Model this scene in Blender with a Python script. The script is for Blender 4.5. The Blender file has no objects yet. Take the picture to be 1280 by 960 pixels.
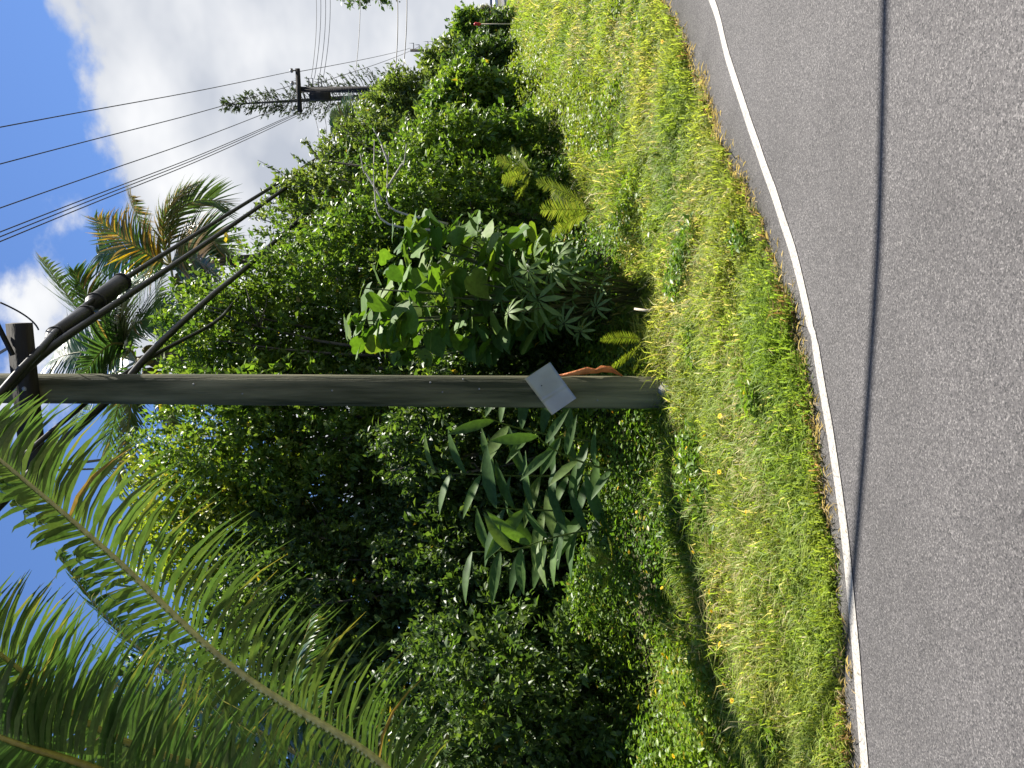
import bpy, math, random
import numpy as np
from mathutils import Vector, Matrix

R = math.radians
rng = np.random.default_rng(7)
random.seed(7)
scene = bpy.context.scene
C = scene.collection

# ------------------------------------------------------------------ camera, sky, sun, exposure
F = 998.0                      # focal length in photo pixels (1280 wide)
CAM_H = 1.6
cam_d = bpy.data.cameras.new('camera')
cam_d.sensor_width = 36.0
cam_d.lens = F / 1280 * 36
cam_d.clip_start = 0.05
cam_d.clip_end = 3000
cam = bpy.data.objects.new('camera', cam_d)
C.objects.link(cam)
# phone held upright, picture stored on its side: picture-left is up
cam.matrix_world = Matrix(((0, 1, 0, 0), (0, 0, -1, 0), (-1, 0, 0, CAM_H), (0, 0, 0, 1)))
scene.camera = cam

SUN_EL = R(60)
SUN_AZ = (0.80, 0.60)          # ground direction towards the sun (x, y)
sun_vec = Vector((SUN_AZ[0] * math.cos(SUN_EL), SUN_AZ[1] * math.cos(SUN_EL), math.sin(SUN_EL)))

world = bpy.data.worlds.new('World')
scene.world = world
world.use_nodes = True
nt = world.node_tree
nt.nodes.clear()
def N(tree, typ, **kw):
    n = tree.nodes.new(typ)
    for k, v in kw.items():
        if k.startswith('i_'):
            n.inputs[k[2:].replace('_', ' ')].default_value = v
        else:
            setattr(n, k, v)
    return n
wo = N(nt, 'ShaderNodeOutputWorld')
sky = N(nt, 'ShaderNodeTexSky', sky_type='NISHITA', sun_disc=False, sun_elevation=SUN_EL,
        sun_rotation=math.atan2(SUN_AZ[0], SUN_AZ[1]), air_density=1.0, dust_density=0.25, ozone_density=4.0)
bg = N(nt, 'ShaderNodeBackground'); bg.inputs['Strength'].default_value = 0.082
tc = N(nt, 'ShaderNodeTexCoord')
mp = N(nt, 'ShaderNodeMapping'); mp.inputs['Scale'].default_value = (1, 1, 1.5); mp.inputs['Location'].default_value = (3.1, 0.4, 1.7)
nz = N(nt, 'ShaderNodeTexNoise'); nz.inputs['Scale'].default_value = 3.0; nz.inputs['Detail'].default_value = 9; nz.inputs['Roughness'].default_value = 0.55
nz2 = N(nt, 'ShaderNodeTexNoise'); nz2.inputs['Scale'].default_value = 6.0; nz2.inputs['Detail'].default_value = 4
dot = N(nt, 'ShaderNodeVectorMath', operation='DOT_PRODUCT')
_c = Vector((.507, .27, -.827))      # the bank of cloud lies below a slanting great circle
dot.inputs[1].default_value = _c
mr = N(nt, 'ShaderNodeMapRange'); mr.inputs['From Min'].default_value = -0.19; mr.inputs['From Max'].default_value = 0.16
mr.inputs['To Min'].default_value = -0.20; mr.inputs['To Max'].default_value = 0.40
add = N(nt, 'ShaderNodeMath', operation='ADD')
ramp = N(nt, 'ShaderNodeMapRange', interpolation_type='SMOOTHSTEP')
ramp.inputs['From Min'].default_value = 0.55; ramp.inputs['From Max'].default_value = 0.68
cr = N(nt, 'ShaderNodeValToRGB')
cr.color_ramp.elements[0].position = 0.38; cr.color_ramp.elements[0].color = (2.5, 2.7, 3.1, 1)
cr.color_ramp.elements[1].position = 0.72; cr.color_ramp.elements[1].color = (4.5, 4.55, 4.65, 1)
mix = N(nt, 'ShaderNodeMix', data_type='RGBA')
tint = N(nt, 'ShaderNodeMix', data_type='RGBA', blend_type='MULTIPLY')
tint.inputs['Factor'].default_value = 1.0
tint.inputs[7].default_value = (0.46, 0.55, 0.70, 1)
L = nt.links.new
L(tc.outputs['Generated'], mp.inputs['Vector']); L(mp.outputs[0], nz.inputs['Vector']); L(mp.outputs[0], nz2.inputs['Vector'])
L(tc.outputs['Generated'], dot.inputs[0]); L(dot.outputs['Value'], mr.inputs['Value'])
amp = N(nt, 'ShaderNodeMapRange', clamp=False); amp.inputs['From Min'].default_value = .25; amp.inputs['From Max'].default_value = .75; amp.inputs['To Min'].default_value = 0.05; amp.inputs['To Max'].default_value = .95
L(nz.outputs['Fac'], amp.inputs['Value']); L(amp.outputs[0], add.inputs[0]); L(mr.outputs[0], add.inputs[1]); L(add.outputs[0], ramp.inputs['Value'])
L(nz2.outputs['Fac'], cr.inputs['Fac'])
L(sky.outputs[0], tint.inputs[6])
L(ramp.outputs[0], mix.inputs['Factor']); L(tint.outputs[2], mix.inputs[6]); L(cr.outputs[0], mix.inputs[7])
L(mix.outputs[2], bg.inputs['Color']); L(bg.outputs[0], wo.inputs[0])

sl = bpy.data.lights.new('sun', 'SUN')
sl.energy = 5.0; sl.angle = R(0.5); sl.color = (1.0, 0.95, 0.86)
sun = bpy.data.objects.new('sun', sl)
C.objects.link(sun)
sun.rotation_euler = sun_vec.to_track_quat('Z', 'Y').to_euler()
sun.location = (20, 15, 30)

scene.view_settings.view_transform = 'Standard'
scene.view_settings.look = 'None'
scene.view_settings.exposure = 1.42
scene.view_settings.gamma = 1.0
scene.render.engine = 'CYCLES'
scene.cycles.max_bounces = 8
scene.cycles.transmission_bounces = 6
scene.cycles.diffuse_bounces = 4
scene.cycles.glossy_bounces = 3
scene.cycles.use_denoising = True

# ------------------------------------------------------------------ helpers
def P(x, y, Y):
    """photo pixel at depth Y -> world point"""
    return Vector(((480 - y) / F * Y, Y, CAM_H + (640 - x) / F * Y))

def empty(name, loc=(0, 0, 0)):
    o = bpy.data.objects.new(name, None)
    o.empty_display_size = 0.2
    o.location = loc
    C.objects.link(o)
    return o

def tag(o, label=None, cat=None, group=None, kind=None):
    if label: o['label'] = label
    if cat: o['category'] = cat
    if group: o['group'] = group
    if kind: o['kind'] = kind
    return o

def link(name, me, parent=None, mat=None):
    o = bpy.data.objects.new(name, me)
    C.objects.link(o)
    if mat is not None and not me.materials: me.materials.append(mat)
    if parent is not None:
        o.parent = parent
        o.location = -parent.location if parent.parent is None else (0, 0, 0)
    return o
# mesh coordinates are written in world space; children cancel the parent's location (link above)

def np_mesh(name, verts, faces, cols=None, smooth=False):
    """verts (n,3); faces: (m,k) array or list of arrays; cols (n,3) colour per vertex"""
    if not isinstance(faces, (list, tuple)): faces = [faces]
    me = bpy.data.meshes.new(name)
    verts = np.asarray(verts, dtype=np.float32)
    me.vertices.add(len(verts)); me.vertices.foreach_set('co', verts.ravel())
    nl = sum(f.size for f in faces); npol = sum(len(f) for f in faces)
    me.loops.add(nl); me.polygons.add(npol)
    me.loops.foreach_set('vertex_index', np.concatenate([f.ravel() for f in faces]).astype(np.int32))
    tot = np.concatenate([np.full(len(f), f.shape[1]) for f in faces]).astype(np.int32)
    start = np.concatenate([[0], np.cumsum(tot)[:-1]]).astype(np.int32)
    me.polygons.foreach_set('loop_start', start)
    me.polygons.foreach_set('loop_total', tot)
    if smooth: me.polygons.foreach_set('use_smooth', np.ones(npol, dtype=bool))
    me.update(calc_edges=True)
    if cols is not None:
        a = me.color_attributes.new('tint', 'FLOAT_COLOR', 'POINT')
        c = np.ones((len(verts), 4), dtype=np.float32); c[:, :3] = cols
        a.data.foreach_set('color', c.ravel())
    return me

def unit(v):
    v = np.asarray(v, float)
    return v / np.maximum(np.linalg.norm(v, axis=-1, keepdims=True), 1e-9)

LEAF_V = np.array([(0, 0, 0), (.42, .5, .10), (.42, -.5, .10), (.45, 0, 0), (1, 0, -.10)], float)
LEAF_F = np.array([(0, 2, 3), (0, 3, 1), (3, 2, 4), (1, 3, 4)])
BIG_V = np.array([(0, 0, 0), (.18, .32, .05), (.18, -.32, .05), (.5, .5, .07), (.5, -.5, .07), (.8, .28, 0), (.8, -.28, 0), (1, 0, -.12), (.3, 0, 0), (.65, 0, -.03)], float)
BIG_F = np.array([(0, 2, 8), (0, 8, 1), (8, 2, 4), (8, 3, 1), (8, 4, 9), (8, 9, 3), (9, 4, 6), (9, 5, 3), (9, 6, 7), (9, 7, 5)])
def leaves(p, a, n, ln, wd, col, T=LEAF_V, TF=LEAF_F):
    """batch of leaves: p,a,n (N,3); ln,wd (N,); col (N,3) -> verts, faces, cols"""
    a = unit(a); s = unit(np.cross(n, a)); n = np.cross(a, s)
    k = len(T)
    v = (p[:, None, :] + T[None, :, 0, None] * (a * ln[:, None])[:, None, :]
         + T[None, :, 1, None] * (s * wd[:, None])[:, None, :]
         + T[None, :, 2, None] * (n * ln[:, None])[:, None, :]).reshape(-1, 3)
    f = (TF[None] + (np.arange(len(p)) * k)[:, None, None]).reshape(-1, TF.shape[1])
    return v, f, np.repeat(col, k, axis=0)

def tube(pts, radii, sides=6, cap=True):
    pts = np.asarray(pts, float); n = len(pts)
    radii = np.broadcast_to(np.asarray(radii, float), (n,))
    t = unit(np.gradient(pts, axis=0))
    ref = np.array([0, 0, 1.0]) if abs(t[0, 2]) < .9 else np.array([1.0, 0, 0])
    s = unit(np.cross(t, ref)); u = np.cross(s, t)
    ang = np.arange(sides) / sides * 2 * math.pi
    v = pts[:, None] + radii[:, None, None] * (np.cos(ang)[None, :, None] * s[:, None] + np.sin(ang)[None, :, None] * u[:, None])
    i = np.arange(n - 1)[:, None] * sides; j = np.arange(sides)[None]; j2 = (j + 1) % sides
    f = np.stack([i + j, i + j2, i + sides + j2, i + sides + j], -1).reshape(-1, 4)
    v = v.reshape(-1, 3)
    if cap:
        c0 = len(v); v = np.vstack([v, pts[:1], pts[-1:]])
        jj = np.arange(sides); k2 = (jj + 1) % sides; b = (n - 1) * sides
        f = np.vstack([f, np.stack([np.full(sides, c0), k2, jj, jj], -1), np.stack([np.full(sides, c0 + 1), b + jj, b + k2, b + k2], -1)])
    return v, f

class MB:
    def __init__(s): s.v = []; s.f3 = []; s.f4 = []; s.c = []; s.n = 0
    def add(s, v, f, c=None):
        v = np.asarray(v, float); f = np.asarray(f)
        if f.shape[1] == 4:
            deg = f[:, 2] == f[:, 3]
            if deg.any(): s.f3.append(f[deg][:, :3] + s.n)
            if (~deg).any(): s.f4.append(f[~deg] + s.n)
        else: s.f3.append(f + s.n)
        s.v.append(v); s.n += len(v)
        c = (1, 1, 1) if c is None else c
        s.c.append(np.broadcast_to(np.asarray(c, float), (len(v), 3)))
        return s
    def tube(s, pts, r, sides=6, c=None): return s.add(*tube(pts, r, sides), c)
    def box(s, c, half, M=None, col=None):
        q = np.array([(x, y, z) for x in (-1, 1) for y in (-1, 1) for z in (-1, 1)], float) * np.asarray(half)
        if M is not None: q = q @ np.array(M).T
        f = np.array([(0, 1, 3, 2), (4, 6, 7, 5), (0, 4, 5, 1), (2, 3, 7, 6), (0, 2, 6, 4), (1, 5, 7, 3)])
        return s.add(q + np.asarray(c), f, col)
    def mesh(s, name, smooth=False):
        fs = []
        if s.f4: fs.append(np.vstack(s.f4))
        if s.f3: fs.append(np.vstack(s.f3))
        return np_mesh(name, np.vstack(s.v), fs, np.vstack(s.c), smooth)
    def build(s, name, mat, parent=None, smooth=False): return link(name, s.mesh(name, smooth), parent, mat)

def bez(pts, n):
    pts = np.asarray(pts, float); t_ = np.linspace(0, 1, n)[:, None]
    if len(pts) == 3: return (1 - t_)**2 * pts[0] + 2 * t_ * (1 - t_) * pts[1] + t_**2 * pts[2]
    # Catmull-Rom through the points
    q = np.vstack([2 * pts[0] - pts[1], pts, 2 * pts[-1] - pts[-2]]); s = np.linspace(0, len(pts) - 1 - 1e-6, n); k = s.astype(int); u = (s - k)[:, None]
    p0, p1, p2, p3 = q[k], q[k + 1], q[k + 2], q[k + 3]
    return .5 * (2 * p1 + (p2 - p0) * u + (2 * p0 - 5 * p1 + 4 * p2 - p3) * u**2 + (3 * p1 - p0 - 3 * p2 + p3) * u**3)

def snoise(x, y, sc=1.0, seed=0):
    """cheap smooth 2-D noise in about -1..1"""
    r = np.random.default_rng(seed + 100); out = 0
    for k in range(6):
        a = r.uniform(0, 2 * math.pi); f = sc * r.uniform(.7, 2.2); ph = r.uniform(0, 6.28)
        out = out + np.sin((x * math.cos(a) + y * math.sin(a)) * f + ph + 1.3 * np.sin((y * math.cos(a) - x * math.sin(a)) * f * .6 + ph * 2))
    return out / 3.0

# ------------------------------------------------------------------ materials
MATS = {}
def pmat(name, rough=.6, spec=.5):
    m = bpy.data.materials.new(name); m.use_nodes = True
    t = m.node_tree; b = t.nodes['Principled BSDF']
    b.inputs['Roughness'].default_value = rough
    b.inputs['Specular IOR Level'].default_value = spec
    MATS[name] = m
    return m, t, b

def leaf_mat(name, rough=.4, spec=.5, trans=.35, tcol=(1.5, 1.5, .6), mult=(1, 1, 1)):
    m, t, b = pmat(name, rough, spec)
    at = N(t, 'ShaderNodeAttribute', attribute_name='tint')
    geo = N(t, 'ShaderNodeNewGeometry')
    nzl = N(t, 'ShaderNodeTexNoise'); nzl.inputs['Scale'].default_value = 25; nzl.inputs['Detail'].default_value = 3
    t.links.new(geo.outputs['Position'], nzl.inputs['Vector'])
    mrn = N(t, 'ShaderNodeMapRange'); mrn.inputs['From Min'].default_value = .3; mrn.inputs['From Max'].default_value = .7
    mrn.inputs['To Min'].default_value = .75; mrn.inputs['To Max'].default_value = 1.2
    t.links.new(nzl.outputs['Fac'], mrn.inputs['Value'])
    mu = N(t, 'ShaderNodeVectorMath', operation='SCALE')
    t.links.new(at.outputs['Color'], mu.inputs[0]); t.links.new(mrn.outputs[0], mu.inputs['Scale'])
    mm = N(t, 'ShaderNodeVectorMath', operation='MULTIPLY'); mm.inputs[1].default_value = mult
    t.links.new(mu.outputs[0], mm.inputs[0])
    t.links.new(mm.outputs[0], b.inputs['Base Color'])
    tr = N(t, 'ShaderNodeBsdfTranslucent')
    mt = N(t, 'ShaderNodeVectorMath', operation='MULTIPLY'); mt.inputs[1].default_value = tcol
    t.links.new(mm.outputs[0], mt.inputs[0]); t.links.new(mt.outputs[0], tr.inputs['Color'])
    mx = N(t, 'ShaderNodeMixShader'); mx.inputs[0].default_value = trans
    t.links.new(b.outputs[0], mx.inputs[1]); t.links.new(tr.outputs[0], mx.inputs[2])
    t.links.new(mx.outputs[0], t.nodes['Material Output'].inputs['Surface'])
    return m
leaf_mat('leaf', .42, .42, .44, (1.4, 1.5, .6))
leaf_mat('leaf_dull', .6, .3, .36)
leaf_mat('grass', .55, .35, .5, (1.35, 1.3, .7))
leaf_mat('palm', .30, .9, .24, (1.25, 1.35, .6))
leaf_mat('broad', .55, .3, .38, (1.4, 1.4, .42))
leaf_mat('petal', .6, .3, .3, (1.2, 1.1, .8))

def noise_mat(name, c1, c2, scale=8, rough=.8, bump=.3, bscale=40, stretch=(1, 1, 1), spec=.3, attr=False, detail=6):
    m, t, b = pmat(name, rough, spec)
    g = N(t, 'ShaderNodeTexCoord')
    mpp = N(t, 'ShaderNodeMapping'); mpp.inputs['Scale'].default_value = stretch
    t.links.new(g.outputs['Object'], mpp.inputs['Vector'])
    n1 = N(t, 'ShaderNodeTexNoise'); n1.inputs['Scale'].default_value = scale; n1.inputs['Detail'].default_value = detail
    n2 = N(t, 'ShaderNodeTexNoise'); n2.inputs['Scale'].default_value = bscale; n2.inputs['Detail'].default_value = 5
    t.links.new(mpp.outputs[0], n1.inputs['Vector']); t.links.new(mpp.outputs[0], n2.inputs['Vector'])
    r = N(t, 'ShaderNodeValToRGB')
    r.color_ramp.elements[0].position = .35; r.color_ramp.elements[0].color = (*c1, 1)
    r.color_ramp.elements[1].position = .68; r.color_ramp.elements[1].color = (*c2, 1)
    t.links.new(n1.outputs['Fac'], r.inputs['Fac'])
    t.links.new(r.outputs['Color'], b.inputs['Base Color'])
    bp = N(t, 'ShaderNodeBump'); bp.inputs['Strength'].default_value = bump; bp.inputs['Distance'].default_value = .02
    t.links.new(n2.outputs['Fac'], bp.inputs['Height']); t.links.new(bp.outputs[0], b.inputs['Normal'])
    return m, t, b
noise_mat('bark', (.05, .045, .035), (.16, .14, .11), 6, .9, .6, 30, (1, 1, .35))
noise_mat('pale_bark', (.30, .28, .24), (.5, .47, .42), 6, .85, .4, 30)
noise_mat('soil', (.035, .045, .015), (.10, .085, .045), 2.5, .95, .5, 20)
noise_mat('pole_wood', (.034, .038, .018), (.20, .185, .11), 9, .85, 1.0, 40, (1, 1, .09), detail=10)
noise_mat('dark_wood', (.016, .014, .012), (.035, .03, .026), 6, .8, .5, 30, (.2, 1, 1))
noise_mat('cable_black', (.007, .007, .008), (.016, .016, .017), 4, .5, .1, 30)
noise_mat('steel', (.18, .18, .19), (.32, .32, .33), 10, .45, .1, 40)
noise_mat('board_grey', (.31, .305, .295), (.40, .395, .385), 5, .45, .15, 12, spec=.5)
noise_mat('dry_leaf', (.35, .09, .03), (.55, .22, .08), 9, .7, .5, 40)
noise_mat('stone', (.16, .16, .15), (.34, .33, .31), 9, .9, .6, 30)
noise_mat('stick', (.42, .34, .24), (.6, .52, .4), 9, .85, .4, 50)
noise_mat('ceramic', (.25, .22, .2), (.35, .32, .3), 5, .3, .05, 30)
noise_mat('car_paint', (.75, .75, .76), (.8, .8, .81), 3, .25, .02, 20, spec=.6)
noise_mat('car_glass', (.015, .02, .025), (.03, .035, .04), 3, .08, 0, 20, spec=.7)
noise_mat('rubber', (.015, .015, .015), (.03, .03, .03), 9, .8, .2, 40)
noise_mat('tail_red', (.45, .02, .02), (.6, .04, .03), 9, .3, .05, 40)
noise_mat('white_paint', (.6, .6, .58), (.75, .75, .73), 9, .5, .1, 40)

# asphalt: fine aggregate with pale and dark stones
m, t, b = pmat('asphalt', .78, .35)
g = N(t, 'ShaderNodeTexCoord')
vo = N(t, 'ShaderNodeTexVoronoi'); vo.inputs['Scale'].default_value = 175
no = N(t, 'ShaderNodeTexNoise'); no.inputs['Scale'].default_value = 1.3; no.inputs['Detail'].default_value = 6
no2 = N(t, 'ShaderNodeTexNoise'); no2.inputs['Scale'].default_value = 90; no2.inputs['Detail'].default_value = 5; no2.inputs['Roughness'].default_value = .7
for q in (vo, no, no2): t.links.new(g.outputs['Object'], q.inputs['Vector'])
sep = N(t, 'ShaderNodeSeparateColor'); t.links.new(vo.outputs['Color'], sep.inputs[0])
r1 = N(t, 'ShaderNodeValToRGB')
e = r1.color_ramp.elements
e[0].position = 0; e[0].color = (.040, .038, .040, 1); e[1].position = 1; e[1].color = (.225, .212, .205, 1)
q = e.new(.25); q.color = (.086, .081, .081, 1); q = e.new(.8); q.color = (.130, .122, .121, 1)
t.links.new(sep.outputs[0], r1.inputs['Fac'])
r2 = N(t, 'ShaderNodeMapRange'); r2.inputs['From Min'].default_value = .3; r2.inputs['From Max'].default_value = .7
r2.inputs['To Min'].default_value = .66; r2.inputs['To Max'].default_value = .88
t.links.new(no.outputs['Fac'], r2.inputs['Value'])
r3 = N(t, 'ShaderNodeMapRange'); r3.inputs['From Min'].default_value = .3; r3.inputs['From Max'].default_value = .7
r3.inputs['To Min'].default_value = .72; r3.inputs['To Max'].default_value = 1.25
t.links.new(no2.outputs['Fac'], r3.inputs['Value'])
mu = N(t, 'ShaderNodeMath', operation='MULTIPLY'); t.links.new(r2.outputs[0], mu.inputs[0]); t.links.new(r3.outputs[0], mu.inputs[1])
sc_ = N(t, 'ShaderNodeVectorMath', operation='SCALE'); t.links.new(r1.outputs[0], sc_.inputs[0]); t.links.new(mu.outputs[0], sc_.inputs['Scale'])
t.links.new(sc_.outputs[0], b.inputs['Base Color'])
bp = N(t, 'ShaderNodeBump'); bp.inputs['Strength'].default_value = .8; bp.inputs['Distance'].default_value = .006
ad = N(t, 'ShaderNodeMath', operation='ADD'); t.links.new(sep.outputs[1], ad.inputs[0]); t.links.new(no2.outputs['Fac'], ad.inputs[1])
t.links.new(ad.outputs[0], bp.inputs['Height']); t.links.new(bp.outputs[0], b.inputs['Normal'])

# painted line: worn white
m, t, b = pmat('line_paint', .65, .4)
g = N(t, 'ShaderNodeTexCoord')
no = N(t, 'ShaderNodeTexNoise'); no.inputs['Scale'].default_value = 75; no.inputs['Detail'].default_value = 6; no.inputs['Roughness'].default_value = .65
t.links.new(g.outputs['Object'], no.inputs['Vector'])
r1 = N(t, 'ShaderNodeValToRGB')
r1.color_ramp.elements[0].position = .34; r1.color_ramp.elements[0].color = (.13, .125, .12, 1)
r1.color_ramp.elements[1].position = .54; r1.color_ramp.elements[1].color = (.37, .345, .31, 1)
t.links.new(no.outputs['Fac'], r1.inputs['Fac']); t.links.new(r1.outputs[0], b.inputs['Base Color'])
bp = N(t, 'ShaderNodeBump'); bp.inputs['Strength'].default_value = .4; bp.inputs['Distance'].default_value = .004
t.links.new(no.outputs['Fac'], bp.inputs['Height']); t.links.new(bp.outputs[0], b.inputs['Normal'])

# ------------------------------------------------------------------ ground, road
def base_h(X, Y): return 0.05 * np.minimum(X, 28.0) + 0.01 * np.maximum(0, np.asarray(X) - 28.0) + 0.015 * np.maximum(0, np.asarray(Y) - 8.0)

def line_hit(x, y):
    """where the ray of a photo pixel meets the sloping road plane"""
    Y = 5.0
    for _ in range(40):
        X = (480 - y) / F * Y
        Y = .5 * Y + .5 * (CAM_H - float(base_h(X, Y))) * F / (x - 640)
    return ((480 - y) / F * Y, Y)
ctrl = [line_hit(x, y) for x, y in [(1083, 960), (1071, 800), (1052, 620), (1031, 490), (1015, 400), (999, 330), (972, 245), (940, 155), (912, 70), (893, 0)]]
l0 = np.array(ctrl[0]); l1 = np.array(ctrl[1]); dl = (l0 - l1) / np.linalg.norm(l0 - l1)
left = [tuple(l0 + dl * k + np.array([0, -.004 * k * k])) for k in (60, 40, 24, 12, 6, 3)]
ctrl = left + ctrl + [(4.6, 7.6), (7.6, 12.0), (12.0, 20.5), (17.8, 33), (25.3, 52), (33.6, 72), (44.4, 95), (61, 130)]
cp = np.array(ctrl)
# chord-length cubic through the control points
def spline(cp, n):
    t = np.concatenate([[0], np.cumsum(np.linalg.norm(np.diff(cp, axis=0), axis=1) ** .5)])
    m_ = np.gradient(cp, t, axis=0)
    tt = np.linspace(0, t[-1], n); out = np.empty((n, 2))
    k = np.clip(np.searchsorted(t, tt, 'right') - 1, 0, len(t) - 2)
    h = (t[k + 1] - t[k]); s = (tt - t[k]) / h
    s = s[:, None]; h = h[:, None]
    return ((2 * s**3 - 3 * s**2 + 1) * cp[k] + (s**3 - 2 * s**2 + s) * h * m_[k] + (-2 * s**3 + 3 * s**2) * cp[k + 1] + (s**3 - s**2) * h * m_[k + 1])
LN = spline(cp, 900)
LT = unit(np.gradient(LN, axis=0))
LNM = np.stack([-LT[:, 1], LT[:, 0]], 1)           # towards the verge
# smooth the normals a little
arc = np.concatenate([[0], np.cumsum(np.linalg.norm(np.diff(LN, axis=0), axis=1))])
# asphalt beyond the line (to the verge)
edge_w = np.interp(LN[:, 0], [-8, -1.8, 0, 1.1, 2.0, 2.8, 6], [.16, .16, .20, .28, .5, .64, .6])
edge_w = edge_w + .03 * snoise(arc, arc * .3, 3.0, 3) + .018 * snoise(arc, arc * .1, 11.0, 4)

def dist(X, Y):
    """signed distance to the line (positive on the verge) and index of the nearest sample"""
    X = np.asarray(X, float).ravel(); Y = np.asarray(Y, float).ravel()
    d = np.empty(len(X)); idx = np.empty(len(X), int)
    for i in range(0, len(X), 20000):
        sl_ = slice(i, i + 20000)
        D = (X[sl_, None] - LN[None, :, 0]) ** 2 + (Y[sl_, None] - LN[None, :, 1]) ** 2
        j = D.argmin(1); idx[sl_] = j
        v = np.stack([X[sl_] - LN[j, 0], Y[sl_] - LN[j, 1]], 1)
        d[sl_] = np.sqrt(D[np.arange(len(j)), j]) * np.sign((v * LNM[j]).sum(1))
    return d, idx

def ground(X, Y, want_d=False):
    shp = np.shape(X)
    d, idx = dist(X, Y)
    Xr = np.asarray(X, float).ravel(); Yr = np.asarray(Y, float).ravel()
    t = d - edge_w[idx]
    bank = np.where(t > 0, .055 * np.minimum(t, 2.6) + .17 * np.clip(t - 2.6, 0, 3.2) + .03 * np.clip(t - 5.8, 0, 30), 0)
    far = np.clip((Yr - 9) / 8, 0, 1) * np.clip((46 - Yr) / 14, 0, 1)
    bank = bank + far * np.clip(t - .4, 0, 4) * .10
    lump = .025 * snoise(Xr, Yr, 2.2, 1) * np.clip(t, 0, 1)
    h = base_h(Xr, Yr) + bank + lump + np.where(t > 0, .012, np.clip(.012 + t * .9, -.08, .012))
    if want_d: return h.reshape(shp), d.reshape(shp), t.reshape(shp)
    return h.reshape(shp)
def gz(x, y): return float(ground(np.array([x]), np.array([y]))[0])

gx = np.unique(np.concatenate([np.linspace(-120, -8, 24), np.arange(-8, 10, .14), np.linspace(10, 40, 60), np.linspace(40, 260, 26)]))
gy = np.unique(np.concatenate([np.linspace(-60, 2, 18), np.arange(2, 14, .14), np.linspace(14, 60, 70), np.linspace(60, 420, 30)]))
GX, GY = np.meshgrid(gx, gy)
GZ = ground(GX, GY)
nx, ny = len(gx), len(gy)
i = (np.arange(ny - 1)[:, None] * nx + np.arange(nx - 1)[None]).ravel()
ground_o = link('ground', np_mesh('ground', np.stack([GX, GY, GZ], -1).reshape(-1, 3), np.stack([i, i + 1, i + 1 + nx, i + nx], 1), smooth=True), None, MATS['soil'])
tag(ground_o, kind='structure')

offs = np.concatenate([[-7.2, -5, -3, -1.5, -.6, -.12, -.03], [0.0]])
rv = []
for k in range(len(LN)):
    row = [LN[k] + LNM[k] * o for o in offs] + [LN[k] + LNM[k] * edge_w[k]]
    rv.append([(q[0], q[1], base_h(q[0], q[1]) + .008) for q in row] + [(row[-1][0], row[-1][1], base_h(*row[-1]) - .05)])
rv = np.array(rv); nr = rv.shape[1]
i = (np.arange(len(LN) - 1)[:, None] * nr + np.arange(nr - 1)[None]).ravel()
road = link('road', np_mesh('road', rv.reshape(-1, 3), np.stack([i, i + nr, i + nr + 1, i + 1], 1)), None, MATS['asphalt'])
tag(road, kind='structure')
# edge line (with the small joint where two painting passes meet)
jx = line_hit(1021, 416)[0]
wob = .004 * snoise(arc, arc * .2, 6, 9)
lv = []
half_w = .043 + np.where(abs(LN[:, 0] - jx) < .05, -.010, 0)
shift_ = np.where(LN[:, 0] > jx, .010, -.006)
for k in range(len(LN)):
    for o in (-half_w[k] + shift_[k] + wob[k], half_w[k] + shift_[k] + wob[k] * .6):
        q = LN[k] + LNM[k] * o
        lv.append((q[0], q[1], float(base_h(q[0], q[1])) + .0125))
i = np.arange(len(LN) - 1) * 2
edge_line = link('road_edge_line', np_mesh('road_edge_line', np.array(lv), np.stack([i, i + 2, i + 3, i + 1], 1)), None, MATS['line_paint'])
tag(edge_line, kind='structure')

# ------------------------------------------------------------------ grass on the verge
def cover_edge(X):
    return np.interp(X, [-5, -3, -1.5, 0, 2, 4, 8, 15, 40], [1.5, 1.7, 2.2, 2.9, 2.75, 2.5, 2.3, 2.6, 3.5])

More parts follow.
